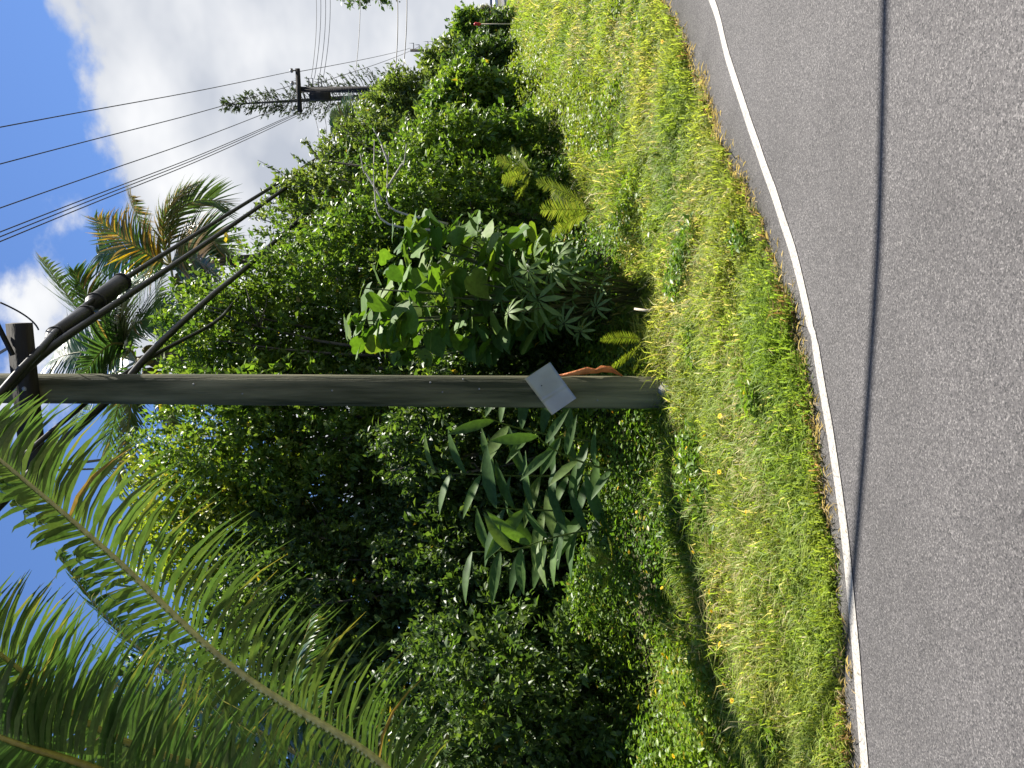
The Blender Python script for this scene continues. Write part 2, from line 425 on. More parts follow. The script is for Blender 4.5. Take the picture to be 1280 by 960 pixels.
def build_grass(n):
    # tufts of blades with small gaps between them
    per = 9; nt_ = n // per * 3
    Yt = np.exp(rng.uniform(math.log(3.3), math.log(70), nt_)); Xt = rng.uniform(-.60, .62, nt_) * Yt
    taz = rng.uniform(0, 2 * math.pi, nt_); tlean = rng.uniform(.1, 1.2, nt_); th = rng.uniform(.6, 1.4, nt_); tcol = rng.uniform(.7, 1.3, nt_); tmix = rng.random(nt_)
    k = np.repeat(np.arange(nt_), per)
    sp = .014 + .0035 * Yt[k]
    X = Xt[k] + rng.normal(0, 1, len(k)) * sp; Y = Yt[k] + rng.normal(0, 1, len(k)) * sp * 1.3
    z, d, t = ground(X, Y, True)
    ce = cover_edge(X)
    ks = snoise(X, Y, 4.0, 31)
    keep = (t > -.02 + .05 * snoise(X, Y, 9, 33)) & (d < ce + 1.0 + .5 * snoise(X, Y, 1.5, 5))
    keep &= (rng.random(len(X)) < np.where(t < .10, .6 + .4 * ks, .97))
    sel = np.flatnonzero(keep)[:n]
    X, Y, z, d, t, ce, k = [q[sel] for q in (X, Y, z, d, t, ce, k)]
    m_ = len(X)
    fine = snoise(X, Y, 6.0, 12); tuss = snoise(X, Y, 2.6, 13)
    h = .075 + .05 * np.clip(t, 0, 1.2) + .03 * fine + .09 * np.clip(tuss - .25, 0, 1) + .14 * np.clip((d - ce + .7), 0, 1)
    h = np.clip(h, .04, .5) * rng.uniform(.5, 1.4, m_) * th[k]
    h *= 1 + .02 * np.maximum(Y - 10, 0)
    w = (.0034 + .00085 * Y) * rng.uniform(.7, 1.4, m_)
    az = taz[k] + rng.normal(0, .9, m_)
    comb = snoise(X, Y, 1.2, 17) * 2.0 + 3.6
    dirx = np.cos(az) + .35 * np.cos(comb); diry = np.sin(az) + .35 * np.sin(comb)
    j = dist(X, Y)[1]
    ed = np.clip(.30 - t, 0, .30) * 2.0
    dirx -= LNM[j, 0] * ed; diry -= LNM[j, 1] * ed
    dd = unit(np.stack([dirx, diry], 1))
    lean = np.clip(rng.uniform(.2, .8, m_) + .55 * tlean[k], .2, 1.5)
    p0 = np.stack([X, Y, z - .01], 1)
    side = np.stack([-dd[:, 1], dd[:, 0], np.zeros(m_)], 1)
    tw = rng.uniform(-1.0, 1.0, m_)
    d3 = np.concatenate([dd, np.zeros((m_, 1))], 1)
    side = unit(side * np.cos(tw)[:, None] + d3 * np.sin(tw)[:, None])
    up = np.array([0, 0, 1.0])
    p1 = p0 + (up * (.62 - .1 * lean)[:, None] + d3 * (.28 * lean)[:, None]) * h[:, None]
    p2 = p0 + (up * (.98 - .38 * lean)[:, None] + d3 * (.85 * lean)[:, None]) * h[:, None]
    ww = w[:, None]
    V = np.stack([p0 - side * ww * .5, p0 + side * ww * .5, p1 - side * ww * .5, p1 + side * ww * .5, p2], 1).reshape(-1, 3)
    b_ = (np.arange(m_) * 5)[:, None]
    q4 = b_ + np.array([[0, 1, 3, 2]]); q3 = b_ + np.array([[2, 3, 4]])
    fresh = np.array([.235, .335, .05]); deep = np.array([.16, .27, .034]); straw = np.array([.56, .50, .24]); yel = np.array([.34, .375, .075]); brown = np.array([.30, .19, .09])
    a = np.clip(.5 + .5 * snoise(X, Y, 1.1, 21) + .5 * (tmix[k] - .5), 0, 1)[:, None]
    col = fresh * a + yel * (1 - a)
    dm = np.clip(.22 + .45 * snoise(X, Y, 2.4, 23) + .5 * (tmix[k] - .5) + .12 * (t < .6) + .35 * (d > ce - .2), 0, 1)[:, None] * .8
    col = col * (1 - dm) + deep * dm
    u = rng.random(m_) * .6 + tmix[k] * .4
    ps = np.clip(.20 + .16 * snoise(X, Y, 2.0, 25) + .08 * (t > .6), .06, .5)
    isst = u < ps
    col[isst] = straw * rng.uniform(.65, 1.15, (isst.sum(), 1))
    br = (t < .03) & (rng.random(m_) < .22 + .4 * snoise(X, Y, 3, 29))
    col[br] = brown * rng.uniform(.6, 1.3, (br.sum(), 1))
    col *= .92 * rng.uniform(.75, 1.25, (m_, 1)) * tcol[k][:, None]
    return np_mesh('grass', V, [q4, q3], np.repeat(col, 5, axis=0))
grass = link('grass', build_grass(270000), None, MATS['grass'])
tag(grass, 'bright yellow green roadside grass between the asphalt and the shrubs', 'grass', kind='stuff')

# loose dead grass and dirt along the tarmac edge
def build_litter(n):
    k = rng.integers(0, len(LN), n * 6)
    k = k[(abs(LN[k, 0]) < 5) & (LN[k, 1] < 9)][:n]
    o = edge_w[k] + rng.normal(0.0, .05, len(k)) - .02
    keep = rng.random(len(k)) < np.clip(.45 + .6 * snoise(LN[k, 0], LN[k, 1], 3, 41) + .25 * (LN[k, 0] > .8), 0.05, 1)
    k, o = k[keep], o[keep]
    jit = rng.normal(0, .02, (len(k), 2))
    xy = LN[k] + LNM[k] * o[:, None] + jit
    z = base_h(xy[:, 0], xy[:, 1]) + .015 + rng.uniform(0, .02, len(k))
    p = np.column_stack([xy, z])
    a = np.column_stack([rng.normal(size=(len(k), 2)), rng.normal(0, .18, len(k))])
    nn = np.column_stack([rng.normal(0, .3, (len(k), 2)), np.ones(len(k))])
    col = np.array([.40, .31, .20]) * rng.uniform(.5, 1.3, (len(k), 1))
    return leaves(p, a, nn, rng.uniform(.02, .09, len(k)), rng.uniform(.003, .006, len(k)), col)
v, f, c = build_litter(3600)
litter = link('dead_grass', np_mesh('dead_grass', v, f, c), None, MATS['leaf_dull'])
tag(litter, 'brown dead grass litter strewn along the ragged asphalt edge', 'dead grass', kind='stuff')

# ------------------------------------------------------------------ leafy ground cover with yellow flowers
def cover_h(d, ce, X, Y):
    q = np.clip((d - ce + .1) / 1.7, 0, 1)
    return (.08 + .62 * q ** .8) * (1 + .35 * snoise(X, Y, 2.2, 51))
def build_cover(n):
    Y = np.exp(rng.uniform(math.log(3.8), math.log(40), n * 5))
    X = rng.uniform(-.60, .62, n * 5) * Y
    z, d, t = ground(X, Y, True)
    ce = cover_edge(X) + .45 * snoise(X, Y, 1.9, 53)
    patchy = (t > .15) & (snoise(X, Y, 2.9, 59) > .8)
    keep = ((d > ce - .25 * rng.random(len(X))) | patchy) & (d < ce + 3.6) & (rng.random(len(X)) < (.35 + .65 * np.clip(.6 + snoise(X, Y, 3.1, 55), 0, 1)) * np.clip((ce + 3.4 + .6 * snoise(X, Y, 1.3, 56) - d) / 1.8, 0, 1))
    X, Y, z, d, ce = [q[keep][:n] for q in (X, Y, z, d, ce)]
    m_ = len(X)
    H = cover_h(d, ce, X, Y) + np.where(d < ce, .05, 0)
    u = rng.random(m_) ** .45
    p = np.column_stack([X, Y, z + H * u])
    a = rng.normal(size=(m_, 3)); a[:, 2] = rng.normal(.1, .35, m_)
    nn = np.column_stack([rng.normal(0, .55, (m_, 2)), np.ones(m_)])
    L_ = rng.uniform(.035, .075, m_) * (1 + .035 * np.maximum(Y - 7, 0))
    g1 = np.array([.12, .21, .026]); g2 = np.array([.20, .27, .032]); g3 = np.array([.075, .15, .024])
    k = rng.random((m_, 1)); q = np.clip(.5 + .6 * snoise(X, Y, 1.5, 57), 0, 1)[:, None]
    col = (g1 * k + g3 * (1 - k)) * (1 - q) + (g2 * k + g1 * (1 - k)) * q
    yl = rng.random(m_) < .03
    col[yl] = (.36, .30, .04)
    warm = np.clip((X - 1.5) / 3, 0, 1)[:, None]
    col = col * (1 - warm * .5) + np.array([.22, .25, .03]) * warm * .5
    return leaves(p, a, nn, L_, L_ * rng.uniform(.42, .62, m_), col * rng.uniform(.7, 1.2, (m_, 1)))
v, f, c = build_cover(105000)
cover = link('ground_cover', np_mesh('ground_cover', v, f, c), None, MATS['leaf'])
tag(cover, 'low leafy creeping weeds with scattered yellow flowers between grass and shrubs', 'ground cover', kind='stuff')
# yellow daisies: separate parts of the ground cover
def flower_mesh():
    b_ = MB()
    for k in range(9):
        a = k / 9 * 2 * math.pi
        v_, f_, c_ = leaves(np.zeros((1, 3)), np.array([[math.cos(a), math.sin(a), .18]]), np.array([[0, 0, 1.]]), np.array([.021]), np.array([.012]), np.array([[.85, .60, .01]]))
        b_.add(v_, f_, c_)
    ang = np.arange(8) / 8 * 2 * math.pi
    v_ = np.vstack([np.column_stack([np.cos(ang) * .007, np.sin(ang) * .007, np.full(8, .003)]), [[0, 0, .008]]])
    b_.add(v_, np.array([(k, (k + 1) % 8, 8) for k in range(8)]), (.55, .22, .01))
    me = b_.mesh('flower'); me.materials.append(MATS['petal'])
    return me
fm = flower_mesh()
fl_px = [(868, 600), (905, 590), (820, 548), (752, 562), (757, 575), (764, 570), (778, 610), (762, 663), (866, 625), (858, 664), (816, 715), (892, 740), (894, 764), (905, 783), (838, 822), (832, 818), (910, 855), (920, 876), (903, 898), (884, 917), (849, 945), (905, 805), (938, 640), (884, 545),
         (740, 440), (735, 300), (760, 330), (834, 52), (775, 215), (720, 370), (905, 520), (862, 560), (870, 690), (790, 690), (835, 735), (850, 780), (800, 640), (770, 515), (700, 250), (755, 218), (776, 220), (690, 200), (860, 880), (880, 850)]
for (x, y) in fl_px:
    # nearest ground-cover / grass surface along the pixel's ray
    Ys = np.linspace(4, 14, 300); Xs = (480 - y) / F * Ys; Zs = CAM_H + (640 - x) / F * Ys
    zg, dg, tg = ground(Xs, Ys, True)
    ce = cover_edge(Xs) + .45 * snoise(Xs, Ys, 1.9, 53)
    top = zg + np.where(dg > ce - .1, cover_h(dg, ce, Xs, Ys), .16)
    hit = np.argmax(Zs < top)
    o = bpy.data.objects.new('flower', fm); C.objects.link(o); o.parent = cover
    o.location = (Xs[hit], Ys[hit], top[hit] + .02)
    o.rotation_euler = (R(random.uniform(15, 60)), R(random.uniform(-25, 25)), random.uniform(0, 6)); s = random.uniform(.75, 1.15); o.scale = (s, s, s)

# ------------------------------------------------------------------ shrubs and trees
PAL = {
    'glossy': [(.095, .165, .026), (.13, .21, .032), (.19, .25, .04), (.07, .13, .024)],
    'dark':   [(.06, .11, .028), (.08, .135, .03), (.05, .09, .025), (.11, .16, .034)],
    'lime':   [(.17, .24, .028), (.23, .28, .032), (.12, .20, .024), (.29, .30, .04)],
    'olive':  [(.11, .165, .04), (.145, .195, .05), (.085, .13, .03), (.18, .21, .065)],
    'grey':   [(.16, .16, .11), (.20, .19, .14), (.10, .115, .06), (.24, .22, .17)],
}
def crown_leaves(c, r, n, leaf, pal, lumps=9, seed=0, yellow=.015):
    """leaves on twigs that fill an uneven crown: c centre, r (rx, ry, rz)"""
    g = np.random.default_rng(seed)
    r = np.asarray(r, float)
    # lobes make the outline uneven
    lob = unit(g.normal(size=(lumps, 3))); lob_r = g.uniform(.25, .5, lumps); lob_a = g.uniform(.55, 1.0, lumps)
    nt_ = max(12, n // 16)
    k = g.integers(0, lumps, nt_)
    cent = lob[k] * lob_a[k][:, None] * .75
    dv = unit(g.normal(size=(nt_, 3)))
    tw = cent + dv * (lob_r[k] * g.random(nt_) ** .33)[:, None] * 1.15
    inner = g.random(nt_) < .45
    tw[inner] = unit(g.normal(size=(inner.sum(), 3))) * (g.random(inner.sum()) ** .4)[:, None] * .86
    # face the open side more than the back
    back = tw[:, 1] > .55
    tw[back, 1] *= -g.random(back.sum())
    twdir = unit(tw * np.array([1, 1, 1]) + g.normal(0, .45, (nt_, 3)) + np.array([0, -.15, .35]))
    sp = g.uniform(.10, .24, nt_) * (leaf / .07)
    kk = np.repeat(np.arange(nt_), 16)
    along = g.random(len(kk))
    p = c + tw[kk] * r + twdir[kk] * (along * sp[kk])[:, None] + g.normal(0, leaf * .35, (len(kk), 3))
    a = twdir[kk] * .7 + g.normal(0, .8, (len(kk), 3)); a[:, 2] -= .15
    nn = g.normal(0, .7, (len(kk), 3)) + np.array([.2, -.25, .9])
    L_ = leaf * g.uniform(.65, 1.3, len(kk)) * np.where(inner[kk], 1.35, 1.0)
    pc = np.array(PAL[pal]); tb = g.integers(0, len(pc), nt_)
    col = pc[tb][kk] * .6 + pc[g.integers(0, len(pc), len(kk))] * .4
    col = col * g.uniform(.75, 1.25, (len(kk), 1))
    y_ = g.random(len(kk)) < yellow
    col[y_] = np.array([.38, .27, .04]) * g.uniform(.6, 1.2, (y_.sum(), 1))
    return leaves(p, a, nn, L_, L_ * g.uniform(.40, .58, len(kk)), col), tw * r + c

def branches(b_, base, tips, r0, g, sub=3):
    """trunk from base that forks towards the given tips"""
    base = np.asarray(base, float)
    for tip in tips:
        mid = base * .5 + tip * .5 + g.normal(0, .12, 3) * np.linalg.norm(tip - base) * .5
        tt = np.linspace(0, 1, 7)[:, None]
        pts = (1 - tt) ** 2 * base + 2 * tt * (1 - tt) * mid + tt ** 2 * tip
        b_.tube(pts, np.linspace(r0, r0 * .18, 7), 6)
        for _ in range(sub):
            q = pts[g.integers(2, 6)]
            e_ = q + np.clip(g.normal(0, .16, 3), -.25, .25) * np.linalg.norm(tip - base) * .5 + (0, 0, .1)
            b_.tube([q, (q + e_) / 2 + g.normal(0, .03, 3), e_], [r0 * .3, r0 * .2, r0 * .08], 5)

def shrub(name, label, cat, px, Y, rpx, n, leaf, pal, group=None, seed=0, depth=.8, trunk_r=.05, yellow=.015, lumps=9, tips=7, mat='leaf'):
    c = np.array(P(px[0], px[1], Y))
    r = np.array([rpx[1] / F * Y, rpx[1] / F * Y * depth, rpx[0] / F * Y])
    z0 = gz(c[0], c[1])
    root = empty(name, (c[0], c[1], z0))
    (v_, f_, c_), tw = crown_leaves(c, r, n, leaf, pal, lumps, seed, yellow)
    g = np.random.default_rng(seed + 5)
    gap = c[2] - z0
    if gap > r[2] * .6:            # leafy skirt down to the ground
        (v2, f2, c2), _ = crown_leaves(np.array([c[0], c[1] - .1, z0 + gap * .42]), (r[0] * .95, r[1] * .9, gap * .5), int(n * .45), leaf, pal, lumps, seed + 900, yellow)
        f_ = np.vstack([f_, f2 + len(v_)]); v_ = np.vstack([v_, v2]); c_ = np.vstack([c_, c2])
    b_ = MB(); sel = g.choice(len(tw), tips, replace=False)
    branches(b_, (c[0], c[1], z0 - .08), tw[sel], trunk_r, g)
    b_.build('trunk', MATS['bark'], root, True)
    cr_ = link('crown', np_mesh('crown', v_, f_, c_), root, MATS[mat])
    tag(root, label, cat, group)
    return root

HG = 'shrubs of the roadside thicket'
SH = [  # label, pixel centre, depth, (vertical, horizontal) half size in px, leaves, leaf length, palette
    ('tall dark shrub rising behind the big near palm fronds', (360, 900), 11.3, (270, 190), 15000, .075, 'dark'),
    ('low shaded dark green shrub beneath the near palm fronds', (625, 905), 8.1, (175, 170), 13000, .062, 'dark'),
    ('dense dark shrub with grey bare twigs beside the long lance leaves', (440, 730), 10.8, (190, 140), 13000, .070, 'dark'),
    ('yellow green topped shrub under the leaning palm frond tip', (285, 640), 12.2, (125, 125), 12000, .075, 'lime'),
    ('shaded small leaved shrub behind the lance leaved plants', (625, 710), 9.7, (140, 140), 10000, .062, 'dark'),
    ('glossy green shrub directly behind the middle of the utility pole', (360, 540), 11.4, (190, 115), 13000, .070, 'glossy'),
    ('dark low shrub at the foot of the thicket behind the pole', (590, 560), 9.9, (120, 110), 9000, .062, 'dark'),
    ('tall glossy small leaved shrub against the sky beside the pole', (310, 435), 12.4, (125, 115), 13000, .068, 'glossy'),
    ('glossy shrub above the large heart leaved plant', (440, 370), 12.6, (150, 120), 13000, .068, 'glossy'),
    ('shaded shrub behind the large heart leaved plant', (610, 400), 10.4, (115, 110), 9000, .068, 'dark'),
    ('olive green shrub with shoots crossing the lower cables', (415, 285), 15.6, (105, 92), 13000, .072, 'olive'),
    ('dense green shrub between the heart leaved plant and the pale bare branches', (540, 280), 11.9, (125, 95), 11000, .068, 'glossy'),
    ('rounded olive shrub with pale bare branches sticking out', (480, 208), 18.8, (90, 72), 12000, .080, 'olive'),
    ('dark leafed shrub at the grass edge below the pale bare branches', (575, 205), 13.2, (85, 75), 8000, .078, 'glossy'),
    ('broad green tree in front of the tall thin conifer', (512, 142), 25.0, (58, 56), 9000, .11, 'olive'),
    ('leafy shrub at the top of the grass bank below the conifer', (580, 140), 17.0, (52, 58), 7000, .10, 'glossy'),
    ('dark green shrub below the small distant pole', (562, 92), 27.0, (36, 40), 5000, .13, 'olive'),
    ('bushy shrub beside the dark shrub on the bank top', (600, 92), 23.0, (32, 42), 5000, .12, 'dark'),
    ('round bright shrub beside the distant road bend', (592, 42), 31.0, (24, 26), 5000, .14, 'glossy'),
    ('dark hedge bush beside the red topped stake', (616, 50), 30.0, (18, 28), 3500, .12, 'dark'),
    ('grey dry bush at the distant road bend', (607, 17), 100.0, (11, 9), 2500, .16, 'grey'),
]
for k, (lab, px, Y, rp, n, lf, pal) in enumerate(SH):
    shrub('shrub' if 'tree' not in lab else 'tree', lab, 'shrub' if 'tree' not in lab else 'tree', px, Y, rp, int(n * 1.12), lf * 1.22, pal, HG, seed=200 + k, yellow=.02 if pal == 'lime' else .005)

# taller trees standing behind the hedge close the gaps
for k, (lab, px, Y, rp, n, lf, pal) in enumerate([
    ('dark tree standing behind the shrubs and near palm fronds', (330, 960), 13.0, (230, 190), 7000, .13, 'dark'),
    ('broad dark tree standing behind the yellow green shrub', (400, 690), 13.5, (205, 150), 7000, .13, 'dark'),
    ('dark tree behind the shrubs on both sides of the pole', (440, 460), 14.5, (225, 160), 8000, .13, 'dark'),
    ('dark tree filling the thicket behind the olive green shrub', (500, 270), 18.5, (120, 100), 6000, .14, 'dark')]):
    shrub('tree', lab, 'tree', px, Y, rp, n, lf, pal, 'trees behind the thicket', seed=300 + k, trunk_r=.12)

# dark undergrowth deep inside the thicket
def build_under(n):
    Y = np.exp(rng.uniform(math.log(8.5), math.log(45), n * 4)); X = rng.uniform(-.66, .60, n * 4) * Y
    z, d, t = ground(X, Y, True); ce = cover_edge(X)
    keep = (d > ce + 3.4) & (d < ce + 7.0)
    X, Y, z, d, ce = [q[keep][:n] for q in (X, Y, z, d, ce)]; m_ = len(X)
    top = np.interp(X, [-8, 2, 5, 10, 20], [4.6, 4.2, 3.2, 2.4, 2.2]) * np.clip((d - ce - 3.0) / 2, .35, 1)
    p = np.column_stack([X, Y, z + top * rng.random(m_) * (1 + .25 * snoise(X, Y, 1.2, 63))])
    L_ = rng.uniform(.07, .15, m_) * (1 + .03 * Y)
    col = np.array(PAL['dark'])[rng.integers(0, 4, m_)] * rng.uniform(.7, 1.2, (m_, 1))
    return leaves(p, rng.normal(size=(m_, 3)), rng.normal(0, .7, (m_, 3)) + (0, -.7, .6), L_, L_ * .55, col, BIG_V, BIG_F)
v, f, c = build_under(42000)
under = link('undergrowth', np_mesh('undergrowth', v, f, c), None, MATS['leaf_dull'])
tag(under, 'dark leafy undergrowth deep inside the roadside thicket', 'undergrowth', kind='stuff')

# shoots that stick out of the thicket against the sky
def shoot(b_, pts_px, Y, n, leaf, g, pal):
    pts = np.array([P(x, y, Y) for x, y in pts_px])
    t_ = np.linspace(0, 1, len(pts)); tt = np.linspace(0, 1, 14)
    c_ = np.column_stack([np.interp(tt, t_, pts[:, k]) for k in range(3)])
    u = g.random(n)
    p = np.column_stack([np.interp(u, tt, c_[:, k]) for k in range(3)]) + g.normal(0, leaf * .25, (n, 3))
    ax = unit(c_[-1] - c_[0]) + g.normal(0, .8, (n, 3))
    col = np.array(PAL[pal])[g.integers(0, 4, n)] * g.uniform(.8, 1.3, (n, 1))
    b_.add(*leaves(p, ax, g.normal(0, .6, (n, 3)) + (0, -.3, .8), leaf * g.uniform(.7, 1.3, n), leaf * .45 * g.uniform(.8, 1.2, n), col))
    return c_

g_ = np.random.default_rng(77)
root = empty('bush', tuple(P(700, 240, 15.4)[:2]) + (gz(*P(700, 240, 15.4)[:2]),))
lb = MB(); tb_ = MB()
for pts in ([(420, 240), (370, 225), (322, 200)], [(420, 225), (385, 205), (366, 195)], [(430, 260), (380, 250), (345, 235)], [(400, 200), (385, 180), (378, 178)], [(460, 185), (430, 160), (420, 150)], [(380, 290), (330, 275), (308, 268)]):
    c_ = shoot(lb, pts, 15.2, 60, .09, g_, 'olive'); tb_.tube(c_, np.linspace(.014, .004, len(c_)), 5)
    lowp = c_[0]; tb_.tube([np.array(root.location) + (0, 0, -.05), lowp * .6 + np.array(root.location) * .4, lowp], [.04, .03, .014], 5)
lb.build('crown', MATS['leaf'], root); tb_.build('trunk', MATS['bark'], root, True)
tag(root, 'slender bush whose leafy shoots stand against the white cloud', 'bush', HG)

# pale bare branches
root = empty('bare_branch', P(560, 285, 11.0))
b_ = MB()
for pts in ([(560, 290), (482, 278), (468, 235), (468, 175)], [(478, 250), (455, 215), (450, 192)], [(560, 280), (492, 262), (484, 235), (486, 190)], [(486, 205), (478, 182), (466, 160)], [(484, 235), (505, 205), (508, 180)]):
    b_.tube(bez([P(x, y, 10.7) for x, y in pts] if len(pts) != 3 else [P(*pts[0], 10.7), P(*(np.array(pts[1]) * .7 + .15 * (np.array(pts[0]) + pts[2])), 10.75), P(*pts[1], 10.7), P(*pts[2], 10.7)], 14), np.linspace(.017, .006, 14), 6)
b_.build('branch', MATS['pale_bark'], root, True)
tag(root, 'pale leafless forked branch sticking up out of the green shrubs', 'branch')

# ------------------------------------------------------------------ fronds: coconut palms and ferns
def frond(parent, pts, leaflet, count, width, rach_r, cols, rach_col, g, droop=.35, start=.12, up=(0, 0, 1), tipcol=None, name='frond', fwd=.55, lift=.15, brown=0.0, mat='palm', segs=4, sides=(-1, 1), taper=0.0):
    c_ = bez(pts, 40); T = unit(np.gradient(c_, axis=0)); up = np.asarray(up, float)
    S = unit(np.cross(T, up)); Nn = np.cross(S, T)
    rb = MB(); rr = np.linspace(rach_r, rach_r * .22, 40)
    rb.tube(c_, rr, 7, rach_col)
    fo = rb.build(name, MATS[mat], parent, True)
    lb = MB(); cols = np.array(cols)
    for sd in sides:
        u = start + (1 - start) * (np.arange(count) + g.random(count) * .5) / count
        k = np.clip(u * 39, 0, 38.999); k0 = k.astype(int); w_ = (k - k0)[:, None]
        p = c_[k0] * (1 - w_) + c_[k0 + 1] * w_; t_ = T[k0]; s_ = S[k0] * sd; n_ = Nn[k0]
        prof = np.clip(np.sin(np.pi * np.clip((u - start) / (1 - start) * .86 + .12, 0, 1)) ** .6, .2, 1)
        ln = leaflet * prof * (1 - taper * u) * g.uniform(.85, 1.12, count)
        d0 = unit(s_ * 1.0 + t_ * (fwd + .35 * u)[:, None] + n_ * lift + g.normal(0, .07, (count, 3)))
        dr = droop * g.uniform(.7, 1.4, count)
        pos = p.copy(); d = d0.copy(); V = []; ws = [.55, 1.0, .85, .5, .06] if segs == 4 else [.7, 1.0, .06]
        wd = unit(np.cross(d0, n_))
        for q in range(segs + 1):
            wq = (width * ws[q] * .5 * g.uniform(.85, 1.15, count))[:, None]
            V += [pos - wd * wq, pos + wd * wq]
            d = unit(d + np.array([0, 0, -1.0]) * (dr * (1.3 / segs))[:, None])
            pos = pos + d * (ln / segs)[:, None]
        V = np.stack(V, 1); m_ = V.shape[1]
        f_ = np.array([(2 * q, 2 * q + 1, 2 * q + 3, 2 * q + 2) for q in range(segs)])
        F_ = (f_[None] + (np.arange(count) * m_)[:, None, None]).reshape(-1, 4)
        ci = cols[g.integers(0, len(cols), count)] * g.uniform(.75, 1.25, (count, 1))
        if brown > 0:
            bm_ = g.random(count) < brown
            ci[bm_] = np.array([.33, .20, .07]) * g.uniform(.6, 1.4, (bm_.sum(), 1))
        cc = np.repeat(ci[:, None], m_, 1)
        if tipcol is not None:
            tm = g.random(count) < .13
            cc[tm, -3:] = tipcol
        lb.add(V.reshape(-1, 3), F_, cc.reshape(-1, 3))
    lo = lb.build('leaflets', MATS[mat], None)
    lo.parent = fo; lo['kind'] = 'stuff'
    return fo

PG = [(.06, .125, .035), (.085, .155, .042), (.05, .105, .03)]
PYG = [(.095, .16, .045), (.08, .145, .04), (.125, .185, .05)]
YEL = [(.75, .45, .03), (.65, .38, .03)]
# near coconut palm: its stem stands just outside the picture
cx_, cy_ = -3.15, 5.35
zc = gz(cx_, cy_)
hub = np.array((cx_, cy_, 2.05))
root = empty('coconut_palm', (cx_, cy_, zc))
tag(root, 'young coconut palm whose long arching fronds hang over the near shrubs', 'palm tree')
b_ = MB(); zz = np.linspace(zc - .1, hub[2], 12)
b_.tube([(cx_ + .05 * math.sin(z * 3), cy_, z) for z in zz], .12 + .05 * np.linspace(1, 0, 12) + .012 * np.cos(zz * 40), 12)
b_.build('trunk', MATS['bark'], root, True)
g_ = np.random.default_rng(5)
NEAR = [  # pixel path with depths, leaflet length, count, droop
    ([(560, 1010, 5.3), (480, 958, 5.1), (300, 842, 4.8), (140, 695, 4.5), (20, 592, 4.25), (-70, 520, 4.1)], .98, 150, .78, PYG),
    ([(500, 1020, 5.4), (330, 985, 5.2), (130, 915, 4.9), (0, 818, 4.6), (-140, 720, 4.4)], .85, 140, .55, PYG),
    ([(480, 1040, 5.2), (300, 1030, 4.8), (110, 958, 4.3), (0, 922, 4.0), (-160, 850, 3.9)], .8, 130, .6, PG),
    ([(520, 1030, 5.6), (400, 960, 6.0), (250, 870, 6.3), (140, 780, 6.5), (70, 690, 6.7)], .82, 120, .7, PG),
    ([(520, 1030, 5.6), (430, 975, 6.2), (330, 920, 6.6), (220, 880, 6.9), (120, 850, 7.1)], .8, 120, .75, PG),
    ([(510, 1040, 5.5), (380, 1010, 5.7), (240, 960, 5.8), (140, 900, 5.9), (40, 860, 6.0)], .8, 120, .7, PG),
    ([(540, 1040, 5.5), (480, 1000, 5.9), (400, 930, 6.2), (370, 850, 6.4), (390, 770, 6.5)], .75, 110, .7, PG),
    ([(470, 1060, 5.3), (250, 1060, 5.2), (60, 1020, 5.1), (-100, 960, 5.0)], .8, 120, .6, PG),
    ([(500, 1040, 5.4), (330, 1000, 5.5), (200, 940, 5.4), (60, 900, 5.3), (-60, 880, 5.2)], .8, 120, .65, PG),
    ([(520, 1070, 5.3), (420, 1180, 5.0), (400, 1300, 4.7), (470, 1400, 4.5)], .7, 60, .5, PG),
    ([(520, 1070, 5.4), (380, 1150, 5.9), (330, 1260, 6.3), (380, 1360, 6.6)], .7, 60, .5, PG),
]
for k, (pts, ll, cnt, dr, cl) in enumerate(NEAR):
    pw = [hub] + [np.array(P(*q)) for q in pts[1:]]
    frond(root, pw, ll, cnt, .030, .034 if k < 3 else .026, cl, (.36, .31, .07) if k else (.55, .52, .27), g_, dr, start=.10, tipcol=(.36, .29, .06), brown=.004, fwd=.42, lift=.05, taper=.42)

def far_palm(label, cpx, Y, tips, leaflet, seed, trunk=True):
    g = np.random.default_rng(seed)
    hub = np.array(P(cpx[0], cpx[1], Y)); z0 = gz(hub[0], hub[1])
    root = empty('coconut_palm', (hub[0], hub[1], z0)); tag(root, label, 'palm tree', 'coconut palms behind the thicket')
    b_ = MB(); zz = np.linspace(z0 - .1, hub[2], 26)
    b_.tube(np.column_stack([hub[0] + .25 * np.sin((zz - z0) / (hub[2] - z0) * 3.14), np.full(26, hub[1]), zz]), np.linspace(.17, .10, 26) + .008 * np.cos(zz * 20), 10)
    b_.build('trunk', MATS['bark'], root, True)
    for (mid, tip, dY, kind) in tips:
        pm = np.array(P(mid[0], mid[1], Y + dY * .6)); pt = np.array(P(tip[0], tip[1], Y + dY))
        ctrl_ = 2 * pm - .5 * (hub + pt)
        cl = {'g': PG, 'y': YEL + PG + PG, 'b': [(.30, .20, .09), (.10, .14, .03), (.07, .12, .03), (.09, .14, .035)], 'l': PYG}[kind]
        frond(root, [hub, ctrl_, pt], leaflet, 62, .045, .03, cl, (.28, .26, .08), g, .45, start=.14, brown=.25 if kind in 'yb' else .04)
    # coconuts in the crown
    for q in range(4):
        a = q * 1.6; nut = MB(); th = np.linspace(0, math.pi, 7)
        ctr = hub + np.array([.22 * math.cos(a), .22 * math.sin(a), -.25])
        nut.tube([ctr + (0, 0, .16 * math.cos(x)) for x in th], np.maximum(.11 * np.sin(th), .003), 8, (.2, .17, .05))
        nut.build('coconut', MATS['leaf_dull'], root, True)
